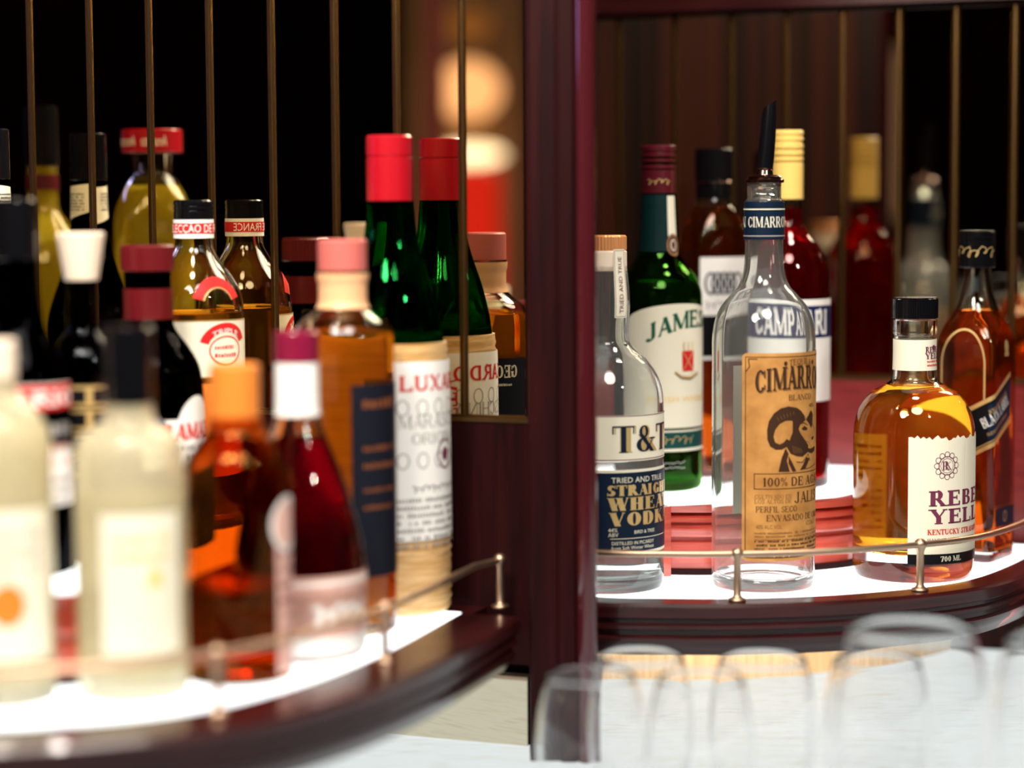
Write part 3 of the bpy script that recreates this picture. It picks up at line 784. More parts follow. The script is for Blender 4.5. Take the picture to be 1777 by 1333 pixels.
# green whiskey bottle
b = Bottle('whiskey_bottle', 'green glass whiskey bottle with burgundy cap and cream label bearing a red shield', 1143, 846, TIER,
           prof=[(70, 846), (75, 835), (75, 520), (72, 498), (62, 477), (47, 459), (37, 440), (35, 425), (32, 380), (30, 336), (28, 300), (28, 270)])
b.body(GREEN2, .0028, .007); b.liquid(GRN, b.vz(488)); z = b.vz
b.cap(BURG, z(336), z(252), 30 * b.sc, fine=0.0, rings=[(z(296), z(293), .0012), (z(286), z(282), .0012), (z(276), z(272), .0012), (z(266), z(262), .0012)])
L = Label(b, 12)
r = b.R(z(600)); top = [(.012 + r * 1.35 * math.cos(math.pi * i / 24), z(560) + (z(524) - z(560)) * math.sin(math.pi * i / 24)) for i in range(25)]
L.poly([(.012 - r * 1.35, z(736)), (.012 + r * 1.35, z(736))] + top, CREAM, 0)
L.text('JAMESON', .026, z(592), z(562) - z(592), GREENI, width=.088, serif=(.24, .12, .03), arc=.013)
L.text('IRISH WHISKEY', .020, z(692), z(682) - z(692), YELCAP, width=.062)
su, sv = .0190, z(640)
L.poly([(su - .006, sv), (su + .006, sv), (su + .0065, z(605)), (su - .0065, z(605))], REDI, 1)
L.line((su - .006, sv), (su + .006, z(605)), .0008, GOLD, 2); L.line((su + .006, sv), (su - .006, z(605)), .0008, GOLD, 2)
for k in (-.004, 0, .004): L.stroke([(su + k, z(605)), (su + k * 1.3, z(594)), (su + k, z(590))], .0012, GOLD, 2)
L.stroke([(su - .013, z(640)), (su - .007, z(649)), (su + .002, z(651)), (su + .012, z(643))], .0018, GOLD, 2)
L.stroke([(su - .013, z(642)), (su - .007, z(652)), (su + .002, z(654)), (su + .012, z(645))], .0008, BLACK, 3)
L.box(-r * 1.55, z(776), r * 1.55, z(740), CREAM, 0); L.box(-r * 1.55, z(771), r * 1.55, z(743), TEAL, 1)
L.scrib(-.005, z(765), .030, z(748) - z(765), GOLD, 5)
for k in range(36): 
    a = -.012 + .0016 * (k % 18) ; L.ell(a, z(803) + (.004 if k < 18 else 0) + random.uniform(-.0008, .0008), .0005, .0004, WHITE, 0, 6)
L.done('front_label', 'cream label over a teal band')
L = Label(b, 0)
L.box(-.030, z(436), .008, z(338), DTEAL, 0); L.box(.008, z(436), .017, z(340), CREAM, 0)
L.ell(.0125, z(425), .0065, .0095, BURG, 1); L.ring(.0125, z(425), .0058, .0085, .0008, GOLD, 2); L.ring(.0125, z(425), .003, .005, .001, CREAM, 2)
L.done('neck_label')
L = Label(b, 5, .0016); L.scrib(-.010, z(322), .018, .006, GOLD, 4); L.off = .0012; L.done('cap_signature')

# amber square bottle behind
b = Bottle('square_bottle', 'blurred square amber bottle with black neck between the green whiskey bottle and the tequila', 1238, 824, TIER,
           prof=[(48, 824), (50, 815), (50, 440), (48, 400), (42, 372), (32, 352), (28, 340), (27, 270)], square=(440, 350), rz=20)
b.body(CLEARW, .003, .008); b.liquid(DAMBER, b.vz(360)); z = b.vz
b.cap(BLKCAP, z(345), z(318), 31 * b.sc, 'neck_wrap'); b.cap(BLKCAP, z(316), z(258), 32 * b.sc, ribs=30)
b.cap(CHROME, z(318), z(313), 33 * b.sc, 'cap_ring')
L = Label(b, 0); L.box(-.022, z(620), .022, z(445), WHITE, 0); L.box(-.020, z(615), .020, z(545), BLACK, 1)
for k in range(5): L.ring(-.012 + .006 * k, z(490), .006, .010, .0022, NAVY, 1)
L.scrib(-.018, z(535), .036, .008, BLACK, 6); L.done('front_label')

# tequila
b = Bottle('tequila_bottle', 'tall empty tequila bottle with kraft ram label and black pour spout', 1324, 1016,
           prof=[(86, 1010), (89, 1000), (89, 604), (88, 580), (84, 556), (74, 532), (58, 512), (44, 496), (37, 478), (34, 460), (33, 418), (33, 350), (29, 344), (29, 318)])
b.body(GLOWCLEAR, .0026, .009); z = b.vz; R = b.R(z(800))
b.sleeve(NAVY, z(415), z(350), 'neck_band', .0008)
L = Label(b, 12, .0011)
L.box(-.028, z(364), .028, z(362), CREAM, 0); L.box(-.028, z(410), .028, z(408), GREYI, 0)
L.text('CIMARRON', .002, z(394), z(376) - z(394), CREAM, width=.036, serif=SER, layer=1); L.text('N', -.0225, z(394), z(376) - z(394), CREAM, serif=SER, layer=1); L.text('C', .0265, z(394), z(376) - z(394), CREAM, serif=SER, layer=1)
L.done('band_lettering')
L = Label(b, 45)
hw = R * 1.20
for (x0, y0, x1, y1) in ((-hw, 960, hw, 614),): 
    pts = []
    for cx, cy, a0 in ((hw - .004, z(960) + .004, -90), (hw - .004, z(607) - .004, 0), (-hw + .004, z(607) - .004, 90), (-hw + .004, z(960) + .004, 180)):
        for i in range(5): a = math.radians(a0 + 22.5 * i); pts.append((cx + .004 * math.cos(a), cy + .004 * math.sin(a)))
    L.poly(pts, KRAFT, 0)
L.frame(-hw + .0025, z(955), hw - .0025, z(613), .0006, BROWNI)
L.stroke([(-hw + .0025, z(640)), (-hw + .006, z(630)), (-hw + .005, z(617)), (-hw + .012, z(617))], .0008, BROWNI)
L.text('TEQUILA', 0, z(630), z(619) - z(630), BROWNI, width=.023, serif=SER, arc=.001)
for u in (-.0145, .0145): L.ell(u, z(625), .0016, .0020, BROWNI, 2, 6)
L.text('CIMARRON', -.0030, z(676), z(637) - z(676), BROWNI, width=.071, serif=(.25, .09, .08), arc=.0035)
L.text('CIMARRON', -.0022, z(678), z(637) - z(676), FADED, width=.071, serif=(.25, .09, .08), arc=.0035, layer=1)
L.text('BLANCO', 0, z(688), z(678) - z(688), BROWNI, width=.024, serif=SER)
L.text('40%', .013, z(702), .003, BROWNI)
# ram: horn, head and chest
def ZP(*q):
    out = []
    for x, y in q:
        px_, py_ = 1280 + x / 6.057, 600 + y / 6.059
        t_ = max(-.985, min(.985, (px_ - 1324) * b.sc / R)); out.append(((math.asin(t_) - math.radians(45)) * R, z(py_)))
    return out
L.poly(ZP((640, 640), (600, 610), (520, 592), (440, 610), (370, 660), (320, 740), (302, 830), (305, 930), (335, 1000), (390, 1035), (450, 1035), (500, 1010), (535, 950),
          (500, 925), (470, 962), (430, 980), (385, 960), (368, 900), (385, 830), (430, 770), (490, 740), (550, 740), (600, 790)), BROWNI, 1)
L.poly(ZP((560, 620), (640, 640), (680, 700), (690, 745), (640, 780), (620, 830), (640, 880), (690, 960), (720, 1010), (715, 1080), (660, 1120), (600, 1110), (540, 1080), (500, 1010), (530, 940), (560, 860), (560, 760)), BROWNI, 2)
L.poly(ZP((695, 740), (745, 650), (765, 690), (762, 800), (750, 840), (728, 790)), BROWNI, 2)
L.poly(ZP((650, 830), (680, 805), (710, 830), (705, 850), (670, 850)), BROWNI, 2)
L.poly(ZP((752, 935), (775, 925), (772, 955), (755, 962)), BROWNI, 2)
L.poly(ZP((700, 1030), (740, 1050), (790, 1035), (785, 1080), (755, 1100), (720, 1085)), BROWNI, 2)
L.stroke(ZP((762, 800), (790, 880), (808, 960), (798, 1020)), .0004, BROWNI, 2); L.stroke(ZP((640, 780), (670, 770), (712, 800)), .0006, BROWNI, 2)
L.stroke(ZP((690, 960), (730, 985), (745, 1030)), .0005, FADED, 2)
L.poly(ZP((490, 1020), (450, 1120), (418, 1262), (532, 1266), (502, 1150), (520, 1080)), BROWNI, 2)
L.poly(ZP((520, 1100), (560, 1180), (600, 1266), (560, 1266), (520, 1180)), BROWNI, 2)
L.poly(ZP((700, 1130), (735, 1150), (690, 1250), (635, 1258), (670, 1200)), BROWNI, 2)
L.stroke(ZP((600, 1170), (660, 1180), (720, 1100), (740, 1180)), .0006, BROWNI, 2); L.stroke(ZP((650, 1250), (720, 1250), (800, 1215)), .0005, BROWNI, 2)
for k in range(6): L.stroke(ZP((400 + 34 * k, 700 - 12 * k), (425 + 28 * k, 740 - 12 * k)), .0003, FADED, 3)
for k in range(5): L.stroke(ZP((560 + 20 * k, 1000 + 8 * k), (575 + 20 * k, 1080)), .0004, FADED, 3)
L.frame(-.0385, z(838), .040, z(811), .0006, BROWNI); 
L.text('100% DE AGAVE', -.032, z(833), z(818) - z(833), BROWNI, 'l', width=.068, serif=(.2, .08, .07))
L.text('CULTIVADO EN', -.038, z(854), .0032, FADED, 'l', width=.029, serif=SER); L.text('LOS ALTOS DE', -.038, z(862), .0032, FADED, 'l', width=.029, serif=SER)
L.text('JALISCO', -.0065, z(863), .0085, BROWNI, 'l', width=.045, serif=SER)
L.text('PERFIL SECO', -.037, z(877), .0046, BROWNI, 'l', width=.033, serif=SER); L.text('ENVASADO DE ORIGEN', -.029, z(892), .0048, BROWNI, 'l', width=.066, serif=SER)
L.text('40% ALC VOL', -.037, z(905), .0032, FADED, 'l', width=.020); L.text('CONT', .006, z(903), .0034, FADED, 'l')
L.tiny(-.038, .038, z(914), .0015, FADED, rows=3, pitch=.0026); L.tiny(-.038, .038, z(928), .0018, BROWNI, rows=5, pitch=.0030, seed=9)
L.done('front_label', 'kraft paper label with a dark ram head')
L = Label(b, 190); L.box(-.020, z(900), .020, z(640), CREAM, 0); L.tiny(-.016, .016, z(660), .003, BROWNI, rows=14, pitch=.007, seed=4); L.done('back_label')
# pour spout
sp = link('pour_spout', lathe([(0, z(320)), (.0105, z(320)), (.0105, z(319)), (.0150, z(317)), (.0152, z(312)), (.0125, z(309)), (.0140, z(307)), (.0120, z(304)), (.0068, z(303)), (.0062, z(296)), (.0070, z(294)), (.0062, z(291)), (0, z(290))], 40), CHROME, b.root, angle=40)
bm = bmesh.new(); rows = []
pth = [(0, z(294)), (.0012, z(270)), (.0026, z(235)), (.0036, z(200)), (.0042, z(181))]
for i, (x, zz) in enumerate(pth):
    rr = (.0064, .0064, .0060, .0055, .0050)[i]
    rows.append([bm.verts.new((x + rr * math.cos(2*math.pi*k/20), rr * math.sin(2*math.pi*k/20), zz + (.003 * math.cos(2*math.pi*k/20) if i == 4 else 0))) for k in range(20)])
for r0, r1 in zip(rows[:-1], rows[1:]):
    for k in range(20): bm.faces.new((r0[k], r0[(k+1) % 20], r1[(k+1) % 20], r1[k]))
bm.faces.new(rows[-1]); bm.faces.new(rows[0][::-1])
link('spout_tube', fixn(bm), BLKCAP, sp, angle=50)
link('spout_cork', lathe([(0, z(345)), (.0085, z(344)), (.0100, z(337)), (.0090, z(335)), (.0104, z(330)), (.0094, z(328)), (.0108, z(322)), (.0100, z(319)), (0, z(318))], 32), CLEARW, sp, angle=40)

# red bitter
b = Bottle('aperitif_bottle', 'red aperitif bottle with yellow cap and blue and white label, behind the tequila bottle', 1364, 842, TIER,
           prof=[(70, 842), (74, 834), (74, 490), (72, 468), (66, 446), (54, 424), (38, 404), (29, 388), (27, 372), (26, 350), (26, 250)])
b.body(CLEAR, .0026, .006); b.liquid(REDL, b.vz(362)); z = b.vz
b.cap(YELCAP, z(346), z(226), 27.5 * b.sc, rings=[(z(283), z(280), .0012), (z(273), z(269), .0012), (z(261), z(257), .0012), (z(249), z(245), .0012), (z(238), z(234), .0012)])
L = Label(b, 8); L.box(-.052, z(692), .052, z(517), WHITE, 0); L.box(-.052, z(583), .052, z(528), BLUEI, 1)
L.text('CAMPARI', .0, z(577), z(535) - z(577), WHITE, width=.072, serif=(.24, .16, .04), layer=2)
L.ring(0, z(640), .012, .010, .0008, BLUEI, 1); L.tiny(-.02, .02, z(670), .002, GREYI, rows=3, pitch=.004)
L.done('front_label', 'white label with a blue band')

# bourbon in front
b = Bottle('bourbon_bottle', 'round shouldered amber bourbon bottle with black cap and cream torn-edge label', 1584, 998,
           prof=[(97, 993), (103, 982), (104, 960), (104, 770), (103, 742), (98, 718), (88, 696), (72, 679), (52, 668), (40, 659), (37, 648), (36, 600), (36, 583), (38, 578), (38, 556), (34, 552), (32, 535)])
b.body(CLEAR, .003, b.vz(948)); b.liquid(AMBER, b.vz(668)); z = b.vz; R = b.R(z(850))
b.cap(BLKCAP, z(552), z(516), 38.5 * b.sc, ribs=60)
b.sleeve(CREAM, z(641), z(588), 'neck_label', .0005)
L = Label(b, 58, .0008); L.text('REBEL', 0, z(610), .0046, PLUM, width=.017, serif=SLAB, layer=0); L.text('YELL', 0, z(621), .0046, PLUM, width=.017, serif=SLAB, layer=0)
L.tiny(-.007, .007, z(627), .0016, REDI, rows=2, pitch=.003, layer=0); L.ell(0, z(602), .0022, .0022, PLUM, 0, 10); L.done('neck_lettering')
L = Label(b, 50); hw = .0460
rr = random.Random(5); topv = [(hw - 2 * hw * i / 40, z(752) + rr.uniform(-.0012, .0022) + (.0012 if i % 7 < 3 else 0)) for i in range(41)]
L.poly([(-hw, z(963)), (hw, z(963))] + topv, CREAM, 0)
L.box(-hw, z(963), hw, z(946), BLACK, 1)
L.text('700 ML', -.020, z(959), .0042, CREAM, 'l', serif=SLAB)
eu, ev = -.0170 + .002, z(797)
for k in range(12):
    a = math.pi * 2 * k / 12; L.ring(eu + .0088 * math.cos(a), ev + .0088 * math.sin(a), .0024, .0024, .0005, PLUM, 1, n=10)
L.ring(eu, ev, .0075, .0075, .0006, PLUM); L.ring(eu, ev, .0058, .0058, .0004, PLUM); L.text('R', eu - .001, ev - .0035, .007, PLUM, serif=SER); L.text('K', eu + .001, ev - .003, .006, PLUM, serif=SER)
L.text('REBEL', -.030, z(865), z(839) - z(865), PLUM, 'l', width=.070, serif=SLAB, gap=.05); L.text('YELL', -.029, z(895), z(870) - z(895), PLUM, 'l', width=.056, serif=SLAB, gap=.05)
L.text('KENTUCKY STRAIGHT BOURBON', -.031, z(913), .0042, REDI, 'l', width=.084, serif=SLAB)
L.text('HANDCRAFTED ACCORDING TO', -.031, z(924), .0022, PLUM, 'l', width=.060, serif=SER); L.text('TIME HONORED RECIPE SINCE 1849', -.031, z(931), .0022, PLUM, 'l', width=.066, serif=SER)
L.done('front_label', 'cream label with a torn upper edge')
L = Label(b, 222); L.box(-.024, z(945), .024, z(765), BACKP, 0); L.tiny(-.022, .022, z(785), .003, ORI, rows=12, pitch=.006, seed=2); L.done('back_label')

# square whisky
b = Bottle('square_whisky_bottle', 'square amber whisky bottle with slanted black and gold label at the right edge', 1690, 968,
           prof=[(52, 968), (55, 960), (55, 610), (53, 585), (47, 562), (38, 542), (30, 515), (25, 490), (23, 470), (23, 460), (22, 420)], square=(600, 520), rz=-23)
b.body(CLEAR, .003, .010); b.liquid(DAMBER, b.vz(538)); z = b.vz
b.cap(BLKCAP, z(464), z(400), 31 * b.sc, rings=[(z(416), z(414), .0008), (z(409), z(407), .0006)])
L = Label(b, 2, .0); L.b = type('x', (), dict(sec=None, R=lambda s, q: 31 * b.sc, taper=lambda s, q, w: False, root=b.root))(); L.scrib(-.024, z(448), .046, .011, GOLD, 7, lw=.0007); L.done('cap_signature')
L = Label(b, 0); sl = .52; r = b.R(z(700)); rot = math.atan(sl); ue = r * 2.25
q = lambda u, y: (u, z(y) + sl * u)
L.poly([q(r * .16, 796), q(ue, 796), q(ue, 708), q(-r * .02, 708)], GOLD, 0); L.poly([q(r * .21, 788), q(ue, 788), q(ue, 716), q(r * .06, 716)], BLACK, 1)
L.poly([q(r * .30, 784), q(ue, 784), q(ue, 786), q(r * .30, 786)], GOLD, 2); L.poly([q(r * .85, 782), q(ue, 782), q(ue, 722), q(r * .85, 722)], NAVY, 2)
uc = r * 1.42
L.text('BLACK LABEL', uc, z(758) + sl * uc,   .0085, WHITE, width=.042, serif=SER, rot=rot, layer=3); L.text('JOHNNIE WALKER', uc, z(738) + sl * uc, .0036, GOLD, width=.032, serif=SER, rot=rot, layer=3)
L.text('BLENDED SCOTCH WHISKY', uc, z(774) + sl * uc, .0026, GOLD, width=.034, serif=SER, rot=rot, layer=3)
L.done('slanted_label', 'slanted black label with gold border')
L = Label(b, 90); L.box(-.019, z(907), .019, z(876), NAVY, 0); L.ring(0, z(891), .0035, .0045, .0008, GOLD)
L.done('lower_label')
L = Label(b, 90); L.ell(0, z(600), .004, .006, GOLD, 0, 8); L.box(-.004, z(616), .004, z(609), GOLD, 0); L.done('crest')
L = Label(b, 0); rr_ = r * .74
L.ring(0, z(630), rr_, .030, .0016, GOLD, 0, 0, 180); L.box(-rr_, z(700), -rr_ + .0016, z(630), GOLD, 0); L.box(rr_ - .0016, z(690), rr_, z(630), GOLD, 0)
L.done('arched_moulding')

# ------------------------------------------------------------------ BOTTLES, left of the post
# straw wrapped maraschino
b = Bottle('straw_wrapped_bottle', 'green neck liqueur bottle in woven straw with red cap and white wrapped label', 684, 1056,
           prof=[(90, 1056), (94, 1045), (93, 800), (92, 640), (90, 592), (86, 560), (73, 505), (55, 450), (45, 410), (41, 370), (39, 345), (38, 300)])
b.body(GREEN, .003, .008); b.liquid(WATER, b.vz(575)); z = b.vz
b.cap(REDCAP, z(349), z(235), 39.5 * b.sc, rings=[(z(274), z(270), .0009)])
n = 60; pr = []
for i in range(n + 1):
    y = z(1054) + (z(592) - z(1054)) * i / n; pr.append((b.R(y) + .0022 + .0008 * math.sin(i * math.pi * 0.9), max(y, .001)))
pr = [(0.01, .0006), (pr[0][0] * .95, .0004)] + pr + [(b.R(pr[-1][1]) + .0004, pr[-1][1])]
link('straw_wrap', lathe(pr, 72), STRAW, b.root, angle=60)
L = Label(b, 62, .0034)
L.box(-.0480, z(926), .0480, z(622), WHITE, 0)
L.text('LUXARDO', 0.002, z(672), z(645) - z(672), REDI, width=.080, serif=(.22, .14, .04))
L.text('MARASCHINO', 0, z(735), .010, GREYI, width=.078, serif=(.14, .06, .04)); L.text('ORIGINALE', 0, z(762), .008, GREYI, width=.06, serif=(.14, .06, .04))
for k in range(6):
    L.ring(-.036 + .0144 * k, z(700), .0045, .006, .0009, GREYI); L.ring(-.036 + .0144 * k, z(790), .0045, .006, .0009, GREYI)
L.ring(.0, z(782), .009, .011, .0014, PLUM, 2); L.ell(0, z(782), .004, .005, PLUM, 2, 12)
L.scrib(-.03, z(845), .06, .006, BLACK, 12); L.tiny(-.04, .04, z(860), .003, GREYI, rows=7, pitch=.0055)
L.done('wrapped_label', 'white label with red lettering')
L = Label(b, 148, .0034); L.box(-.028, z(926), .028, z(640), CREAM, 0); L.frame(.000, z(900), .026, z(650), .0005, BLACK)
L.text('ETV', -.010, z(740), .011, REDI, 'l', width=.032, serif=(.2, .1, .05), rot=math.pi/2); L.ring(.013, z(700), .006, .007, .001, BLACK); L.ring(.013, z(745), .006, .007, .001, BLACK)
L.done('side_label')

# orange liqueur with cork
b = Bottle('cork_stopper_bottle', 'blurred round orange liqueur bottle with pink stopper and navy label', 602, 1092,
           prof=[(84, 1092), (88, 1082), (88, 610), (86, 580), (76, 560), (58, 546), (45, 534), (40, 520), (40, 490), (43, 484), (43, 470)])
b.body(CLEAR, .003, .010); b.liquid(ORANGE, b.vz(576)); z = b.vz
b.sleeve(PEACH, z(534), z(474), 'neck_foil', .0006); b.cap(CORKP, z(470), z(415), 42 * b.sc, 'stopper')
L = Label(b, 88); L.box(-.050, z(990), .050, z(662), DNAVY, 0)
L.text('GEORGE', .020, z(700), .010, CREAM, width=.040, serif=SLAB); L.tiny(.006, .034, z(716), .002, CREAM)
L.tiny(-.042, -.010, z(702), .007, RUST); L.tiny(-.042, -.010, z(775), .004, RUST, rows=2, pitch=.012); L.tiny(-.042, -.010, z(845), .003, RUST, rows=2, pitch=.012)
L.done('navy_label')

# round amber with black cap, near the mirror
b = Bottle('orange_liqueur_bottle', 'round amber liqueur bottle with black cap, red neck band and oval seal', 345, 903, TIER,
           prof=[(80, 903), (84, 897), (84, 560), (83, 530), (77, 502), (64, 478), (48, 456), (37, 438), (33, 425), (32, 400), (32, 360)])
b.body(CLEAR, .003, .008); b.liquid(AMBER, b.vz(540)); z = b.vz
b.cap(BLKCAP, z(381), z(347), 34 * b.sc, rings=[(z(366), z(364), .0006), (z(358), z(356), .0006)])
b.sleeve(WHITE, z(413), z(381), 'neck_band', .0012)
L = Label(b, 5, .0016); L.box(-.045, z(405), .045, z(387), REDI, 0); L.text('SELECÇÃO DE FRANCE', 0.006, z(403), z(389) - z(403), WHITE, width=.062, layer=1); L.done('band_lettering')
L = Label(b, 25); R = b.R(z(600)); L.box(-R * 1.2, z(650), R * 1.0, z(552), CREAM, 0); L.frame(-R * 1.2, z(650), R, z(552), .001, GOLD)
L.ring(.008, z(600), .022, .019, .007, REDI, 2, 20, 165); L.ell(.008, z(604), .0145, .011, CREAM, 3); L.ring(.008, z(604), .0145, .011, .0012, REDI, 4); L.tiny(-.002, .018, z(602), .003, REDI, 4, rows=2, pitch=.006)
L.text('TRIPLE', .008, z(582), .004, WHITE, width=.024, arc=.003, layer=4)
L.box(-R * 1.2, z(820), R, z(660), ORI, 0)
L.done('front_label', 'cream label with red banner and oval seal')
L = Label(b, 30); L.ring(0, z(526), .020, .021, .008, REDI, 0, 15, 165); L.ring(0, z(526), .0122, .0132, .001, GOLD, 0, 15, 165); L.done('shoulder_ribbon', 'red and gold ribbon arc')

# dark RAMAZZOTTI
b = Bottle('amaro_bottle', 'blurred dark amaro bottle with dark red cap, red neck band and white red-lettered label', 265, 932, TIER,
           prof=[(88, 932), (92, 924), (92, 710), (91, 670), (84, 632), (66, 600), (48, 575), (41, 555), (40, 530), (40, 470)])
b.body(DGLASS, .003, .008); z = b.vz
b.cap(DRED, z(470), z(425), 45 * b.sc, ribs=40); b.sleeve(DRED, z(553), z(500), 'neck_band', .001)
L = Label(b, 62); L.box(-.044, z(806), .060, z(722), WHITE, 0); L.ell(-.002, z(745), .021, .026, WHITE, 1); L.ell(-.038, z(745), .010, .012, BLUEI, 2)
L.text('RAMAZZOTTI', -.0335, z(757), z(729) - z(757), REDI, 'l', width=.092, serif=(.30, .16, .05), layer=3); L.tiny(-.03, .04, z(775), .004, GREYI, rows=3, pitch=.007)
L.done('front_label', 'white label with red lettering')
# dark vermouth with red banner label
b = Bottle('vermouth_bottle', 'blurred dark bottle with white label under a red banner, far left', 42, 992, TIER,
           prof=[(84, 992), (86, 984), (86, 690), (82, 650), (66, 610), (46, 570), (38, 530), (35, 470), (34, 400)])
b.body(DGLASS, .003, .008); z = b.vz
b.cap(BLKCAP, z(450), z(345), 36 * b.sc)
L = Label(b, 22); L.box(-.030, z(872), .034, z(662), WHITE, 0); L.box(-.030, z(706), .034, z(664), REDI, 1); L.text('ARIO', .006, z(700), z(674) - z(700), WHITE, width=.050, serif=(.24, .14, .04))
L.tiny(-.018, .026, z(752), .009, GREYI); L.tiny(-.02, .026, z(775), .004, PINK, rows=2, pitch=.010); L.tiny(-.02, .026, z(830), .003, GREYI, rows=3, pitch=.007)
L.done('front_label', 'white label under a red banner')
# cream stoppered
b = Bottle('stoppered_bottle', 'blurred smoky bottle with flared cream stopper and gold squared label', 152, 968, TIER,
           prof=[(60, 968), (64, 960), (64, 690), (62, 640), (54, 608), (40, 588), (30, 574), (27, 560), (26, 485)])
b.body(SMOKE, .003, .008); z = b.vz
b.cap(CREAMCAP, z(486), z(403), 29 * b.sc, 'stopper', r2=41 * b.sc)
L = Label(b, 8); L.box(-.020, z(850), .020, z(662), BLACK, 0)
for i in range(4):
    for j in range(2): L.frame(-.018 + .018 * j, z(700 + 40 * i), .0 + .018 * j, z(665 + 40 * i), .0022, GOLD, 1)
L.done('front_label', 'black label with gold squares')

# pale bottles at the front
b = Bottle('pale_liqueur_bottle', 'glowing pale yellow bottle with an orange dot on its label, at the far left', 4, 1214,
           prof=[(90, 1214), (94, 1202), (94, 800), (90, 756), (76, 722), (54, 698), (40, 682), (37, 660), (36, 600)])
b.body(GLOWPALE, .003, .012); b.liquid(PALE, b.vz(735)); z = b.vz
b.cap(CREAMCAP, z(655), z(590), 38 * b.sc)
L = Label(b, 10); L.box(-.030, z(1130), .030, z(875), CREAM, 0); L.ell(-.001, z(1036), .0105, .0125, ORI, 1); L.tiny(-.022, .022, z(925), .005, PINK, rows=3, pitch=.010); L.done('front_label', 'cream label with an orange dot')
b = Bottle('yellow_liqueur_bottle', 'glowing pale yellow bottle with an orange flame mark and dark cap', 233, 1203,
           prof=[(92, 1199), (95, 1188), (95, 810), (93, 780), (84, 758), (66, 745), (50, 735), (43, 718), (41, 690), (41, 620)])
b.body(GLOWPALE, .003, .014); b.liquid(PALE, b.vz(860)); z = b.vz
b.cap(BLKCAP, z(700), z(565), 43.5 * b.sc)
L = Label(b, 12); L.box(-.026, z(1120), .026, z(880), CREAM, 0); L.poly([(.002, z(1005)), (.012, z(1005)), (.011, z(985)), (.007, z(965)), (.004, z(985))], YELCAP, 1); L.tiny(-.018, .018, z(930), .004, PALECAP if 0 else YELCAP, rows=2, pitch=.010); L.done('front_label', 'cream label with an orange flame')
# brown bottle with pale strip
b = Bottle('amber_bottle', 'blurred half-empty amber bottle with a pale round seal and strip label', 415, 1174,
           prof=[(90, 1177), (93, 1166), (93, 860), (90, 820), (80, 790), (64, 768), (50, 750), (44, 730), (42, 700), (42, 650)])
b.body(BRGLASS, .003, .010); b.liquid(AMBER, b.vz(1010)); z = b.vz
b.cap(ORFOIL, z(745), z(632), 43 * b.sc)
L = Label(b, 66); L.box(-.0125, z(1160), .0125, z(900), PINK, 0); L.ell(0, z(905), .017, .018, PINK, 1); L.ring(0, z(905), .017, .018, .003, WHITE, 2); L.tiny(-.009, .009, z(960), .004, PLUM, rows=6, pitch=.010); L.done('strip_label', 'pale pink strip with round seal')
# crimson
b = Bottle('crimson_bottle', 'blurred crimson liqueur bottle with magenta cap and pink script label', 522, 1133,
           prof=[(108, 1133), (114, 1122), (115, 1000), (110, 945), (96, 885), (76, 825), (54, 770), (40, 730), (36, 712), (35, 640)])
b.body(CLEAR, .003, .010); b.liquid(CRIM, b.vz(760)); z = b.vz
b.cap(MAGCAP, z(628), z(574), 38 * b.sc); b.sleeve(WHITE, z(720), z(629), 'neck_label', .001)
L = Label(b, 38); L.box(-.050, z(1120), .050, z(985), PINK, 0); L.box(-.050, z(1120), .050, z(1088), WHITE, 1); L.scrib(-.022, z(1070), .046, .016, WHITE, 5, lw=.003); L.box(-.050, z(1000), .050, z(993), WHITE, 1); L.done('front_label', 'pink label with white script')

# bottles beyond the frame, seen in the mirror
b = Bottle('square_amaretto_bottle', 'clear yellow bottle with wide flat red cap, seen in the left mirror', loc=(-.424, 1.66), z=TIER, rz=10,
           mprof=[(.028, 0), (.030, .004), (.030, .225), (.028, .245), (.021, .262), (.0165, .268), (.0165, .285)], square=(.225, .26))
b.px = 265; b.body(CLEAR, .003, .008); b.liquid(YELLOW, .258)
b.sec = None
b.cap(REDCAP, .286, .306, .026); 
for a in (100, 160, 220, 280):
    L = Label(b, a, .0008); L.b = type('x', (), dict(sec=None, R=lambda s, q: .026, taper=lambda s, q, w: False, root=b.root))()
    L.text('Amaretto', 0, .2915, .009, CREAM, width=.022, layer=0); L.done('cap_lettering')
b = Bottle('wine_bottle', 'tall black wine bottle with angled cream neck label, at the far left', loc=(-.402, 1.744), z=TIER,
           mprof=[(.036, 0), (.037, .004), (.037, .135), (.034, .155), (.022, .190), (.0165, .215), (.0150, .24), (.0140, .29)])
b.px = 0; b.body(DGLASS, .003, .008)
b.cap(BLKCAP, .262, .301, .0150, 'capsule')
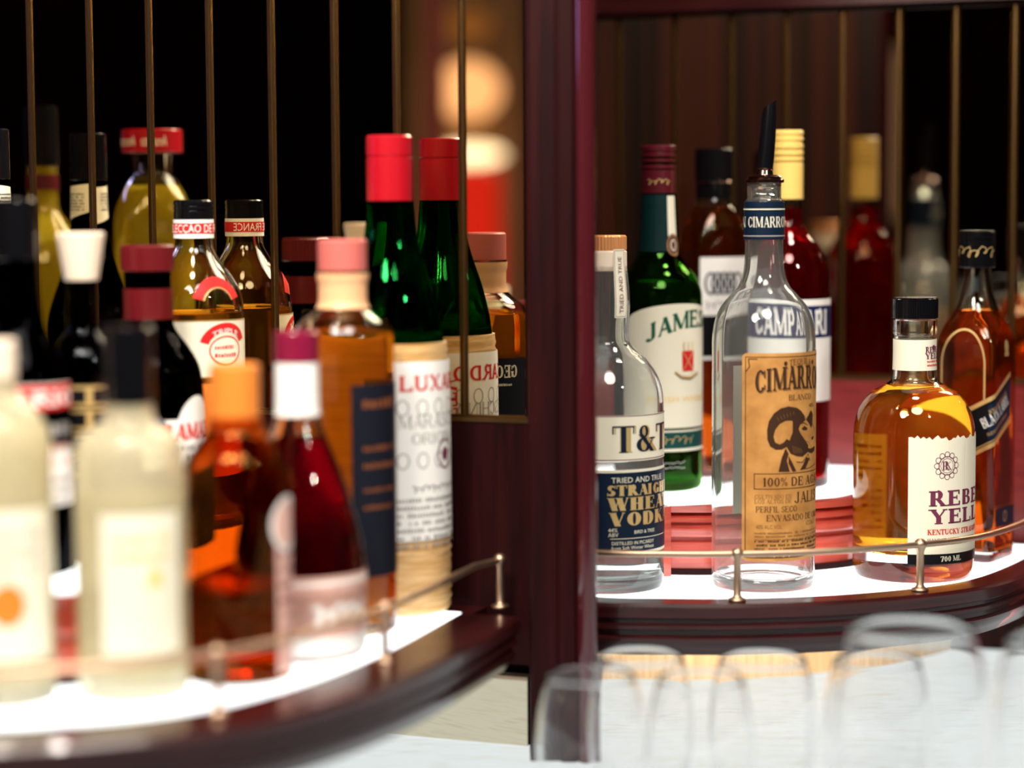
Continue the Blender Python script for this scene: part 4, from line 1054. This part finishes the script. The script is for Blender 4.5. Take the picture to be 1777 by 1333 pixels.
for a in (30, 175):
    L = Label(b, a); L.poly([(-.016, .236), (.016, .226), (.016, .256), (-.016, .259)], CREAM, 0); L.tiny(-.012, .012, .250, .0014, BLACK, rows=6, pitch=.0026); L.done('neck_label')
b = Bottle('yellow_bottle', 'slim yellow liqueur bottle with black cap and red band, seen in the left mirror', loc=(-.529, 1.70), z=TIER,
           mprof=[(.040, 0), (.042, .004), (.042, .18), (.038, .20), (.022, .225), (.0135, .240), (.0130, .29)])
b.px = 90; b.body(CLEAR, .003, .008); b.liquid(YELLOW, .275)
b.cap(BLKCAP, .276, .328, .0140); b.sleeve(BURG, .255, .268, 'neck_band', .001)

# ------------------------------------------------------------------ empty glasses on the lower counter
CRYSTAL = glassmat('crystal_glass', (1, 1, 1), 0.0, 1.40)
def snifter(px, py, h, rr, lbl, grp='empty stemless tasting glasses on the counter'):
    p = on_z(px, py, COUNTER + h); p.z = COUNTER
    t = thing('tasting_glass', lbl, 'glass', p, 0, grp)
    th = .0007; k = h / .1
    o = [(rr * .55, .0), (rr * .80, .004 * k), (rr * 1.10, .018 * k), (rr * 1.25, .040 * k), (rr * 1.26, .055 * k), (rr * 1.18, h - .022 * k), (rr, h)]
    top = smoothprof(o, 7)
    inn = [(max(r - th, .001), zz) for r, zz in top if zz > .006][::-1]
    prof = [(0, 0.0)] + top + [(rr - th * .5, h + .0004)] + inn + [(0, .005)]
    link('glass_bowl', lathe(prof, 72), CRYSTAL, t)
    return t
snifter(1111, 1137, .100, .0288, 'small tasting glass just right of the post, highest of the short ones')
snifter(1324, 1142, .100, .0288, 'small tasting glass below the tequila bottle')
snifter(1026, 1172, .100, .0285, 'small tasting glass overlapping the foot of the post')
snifter(1216, 1176, .100, .0275, 'faint low tasting glass between the two sharp rims')
snifter(1522, 1146, .100, .0288, 'small tasting glass behind the big wide glass')
snifter(1582, 1090, .140, .0385, 'big blurred wide glass in front of the bourbon bottle', 'large wide glasses at the front')
snifter(1862, 1112, .140, .0385, 'big blurred wide glass cut by the right edge of the photo', 'large wide glasses at the front')
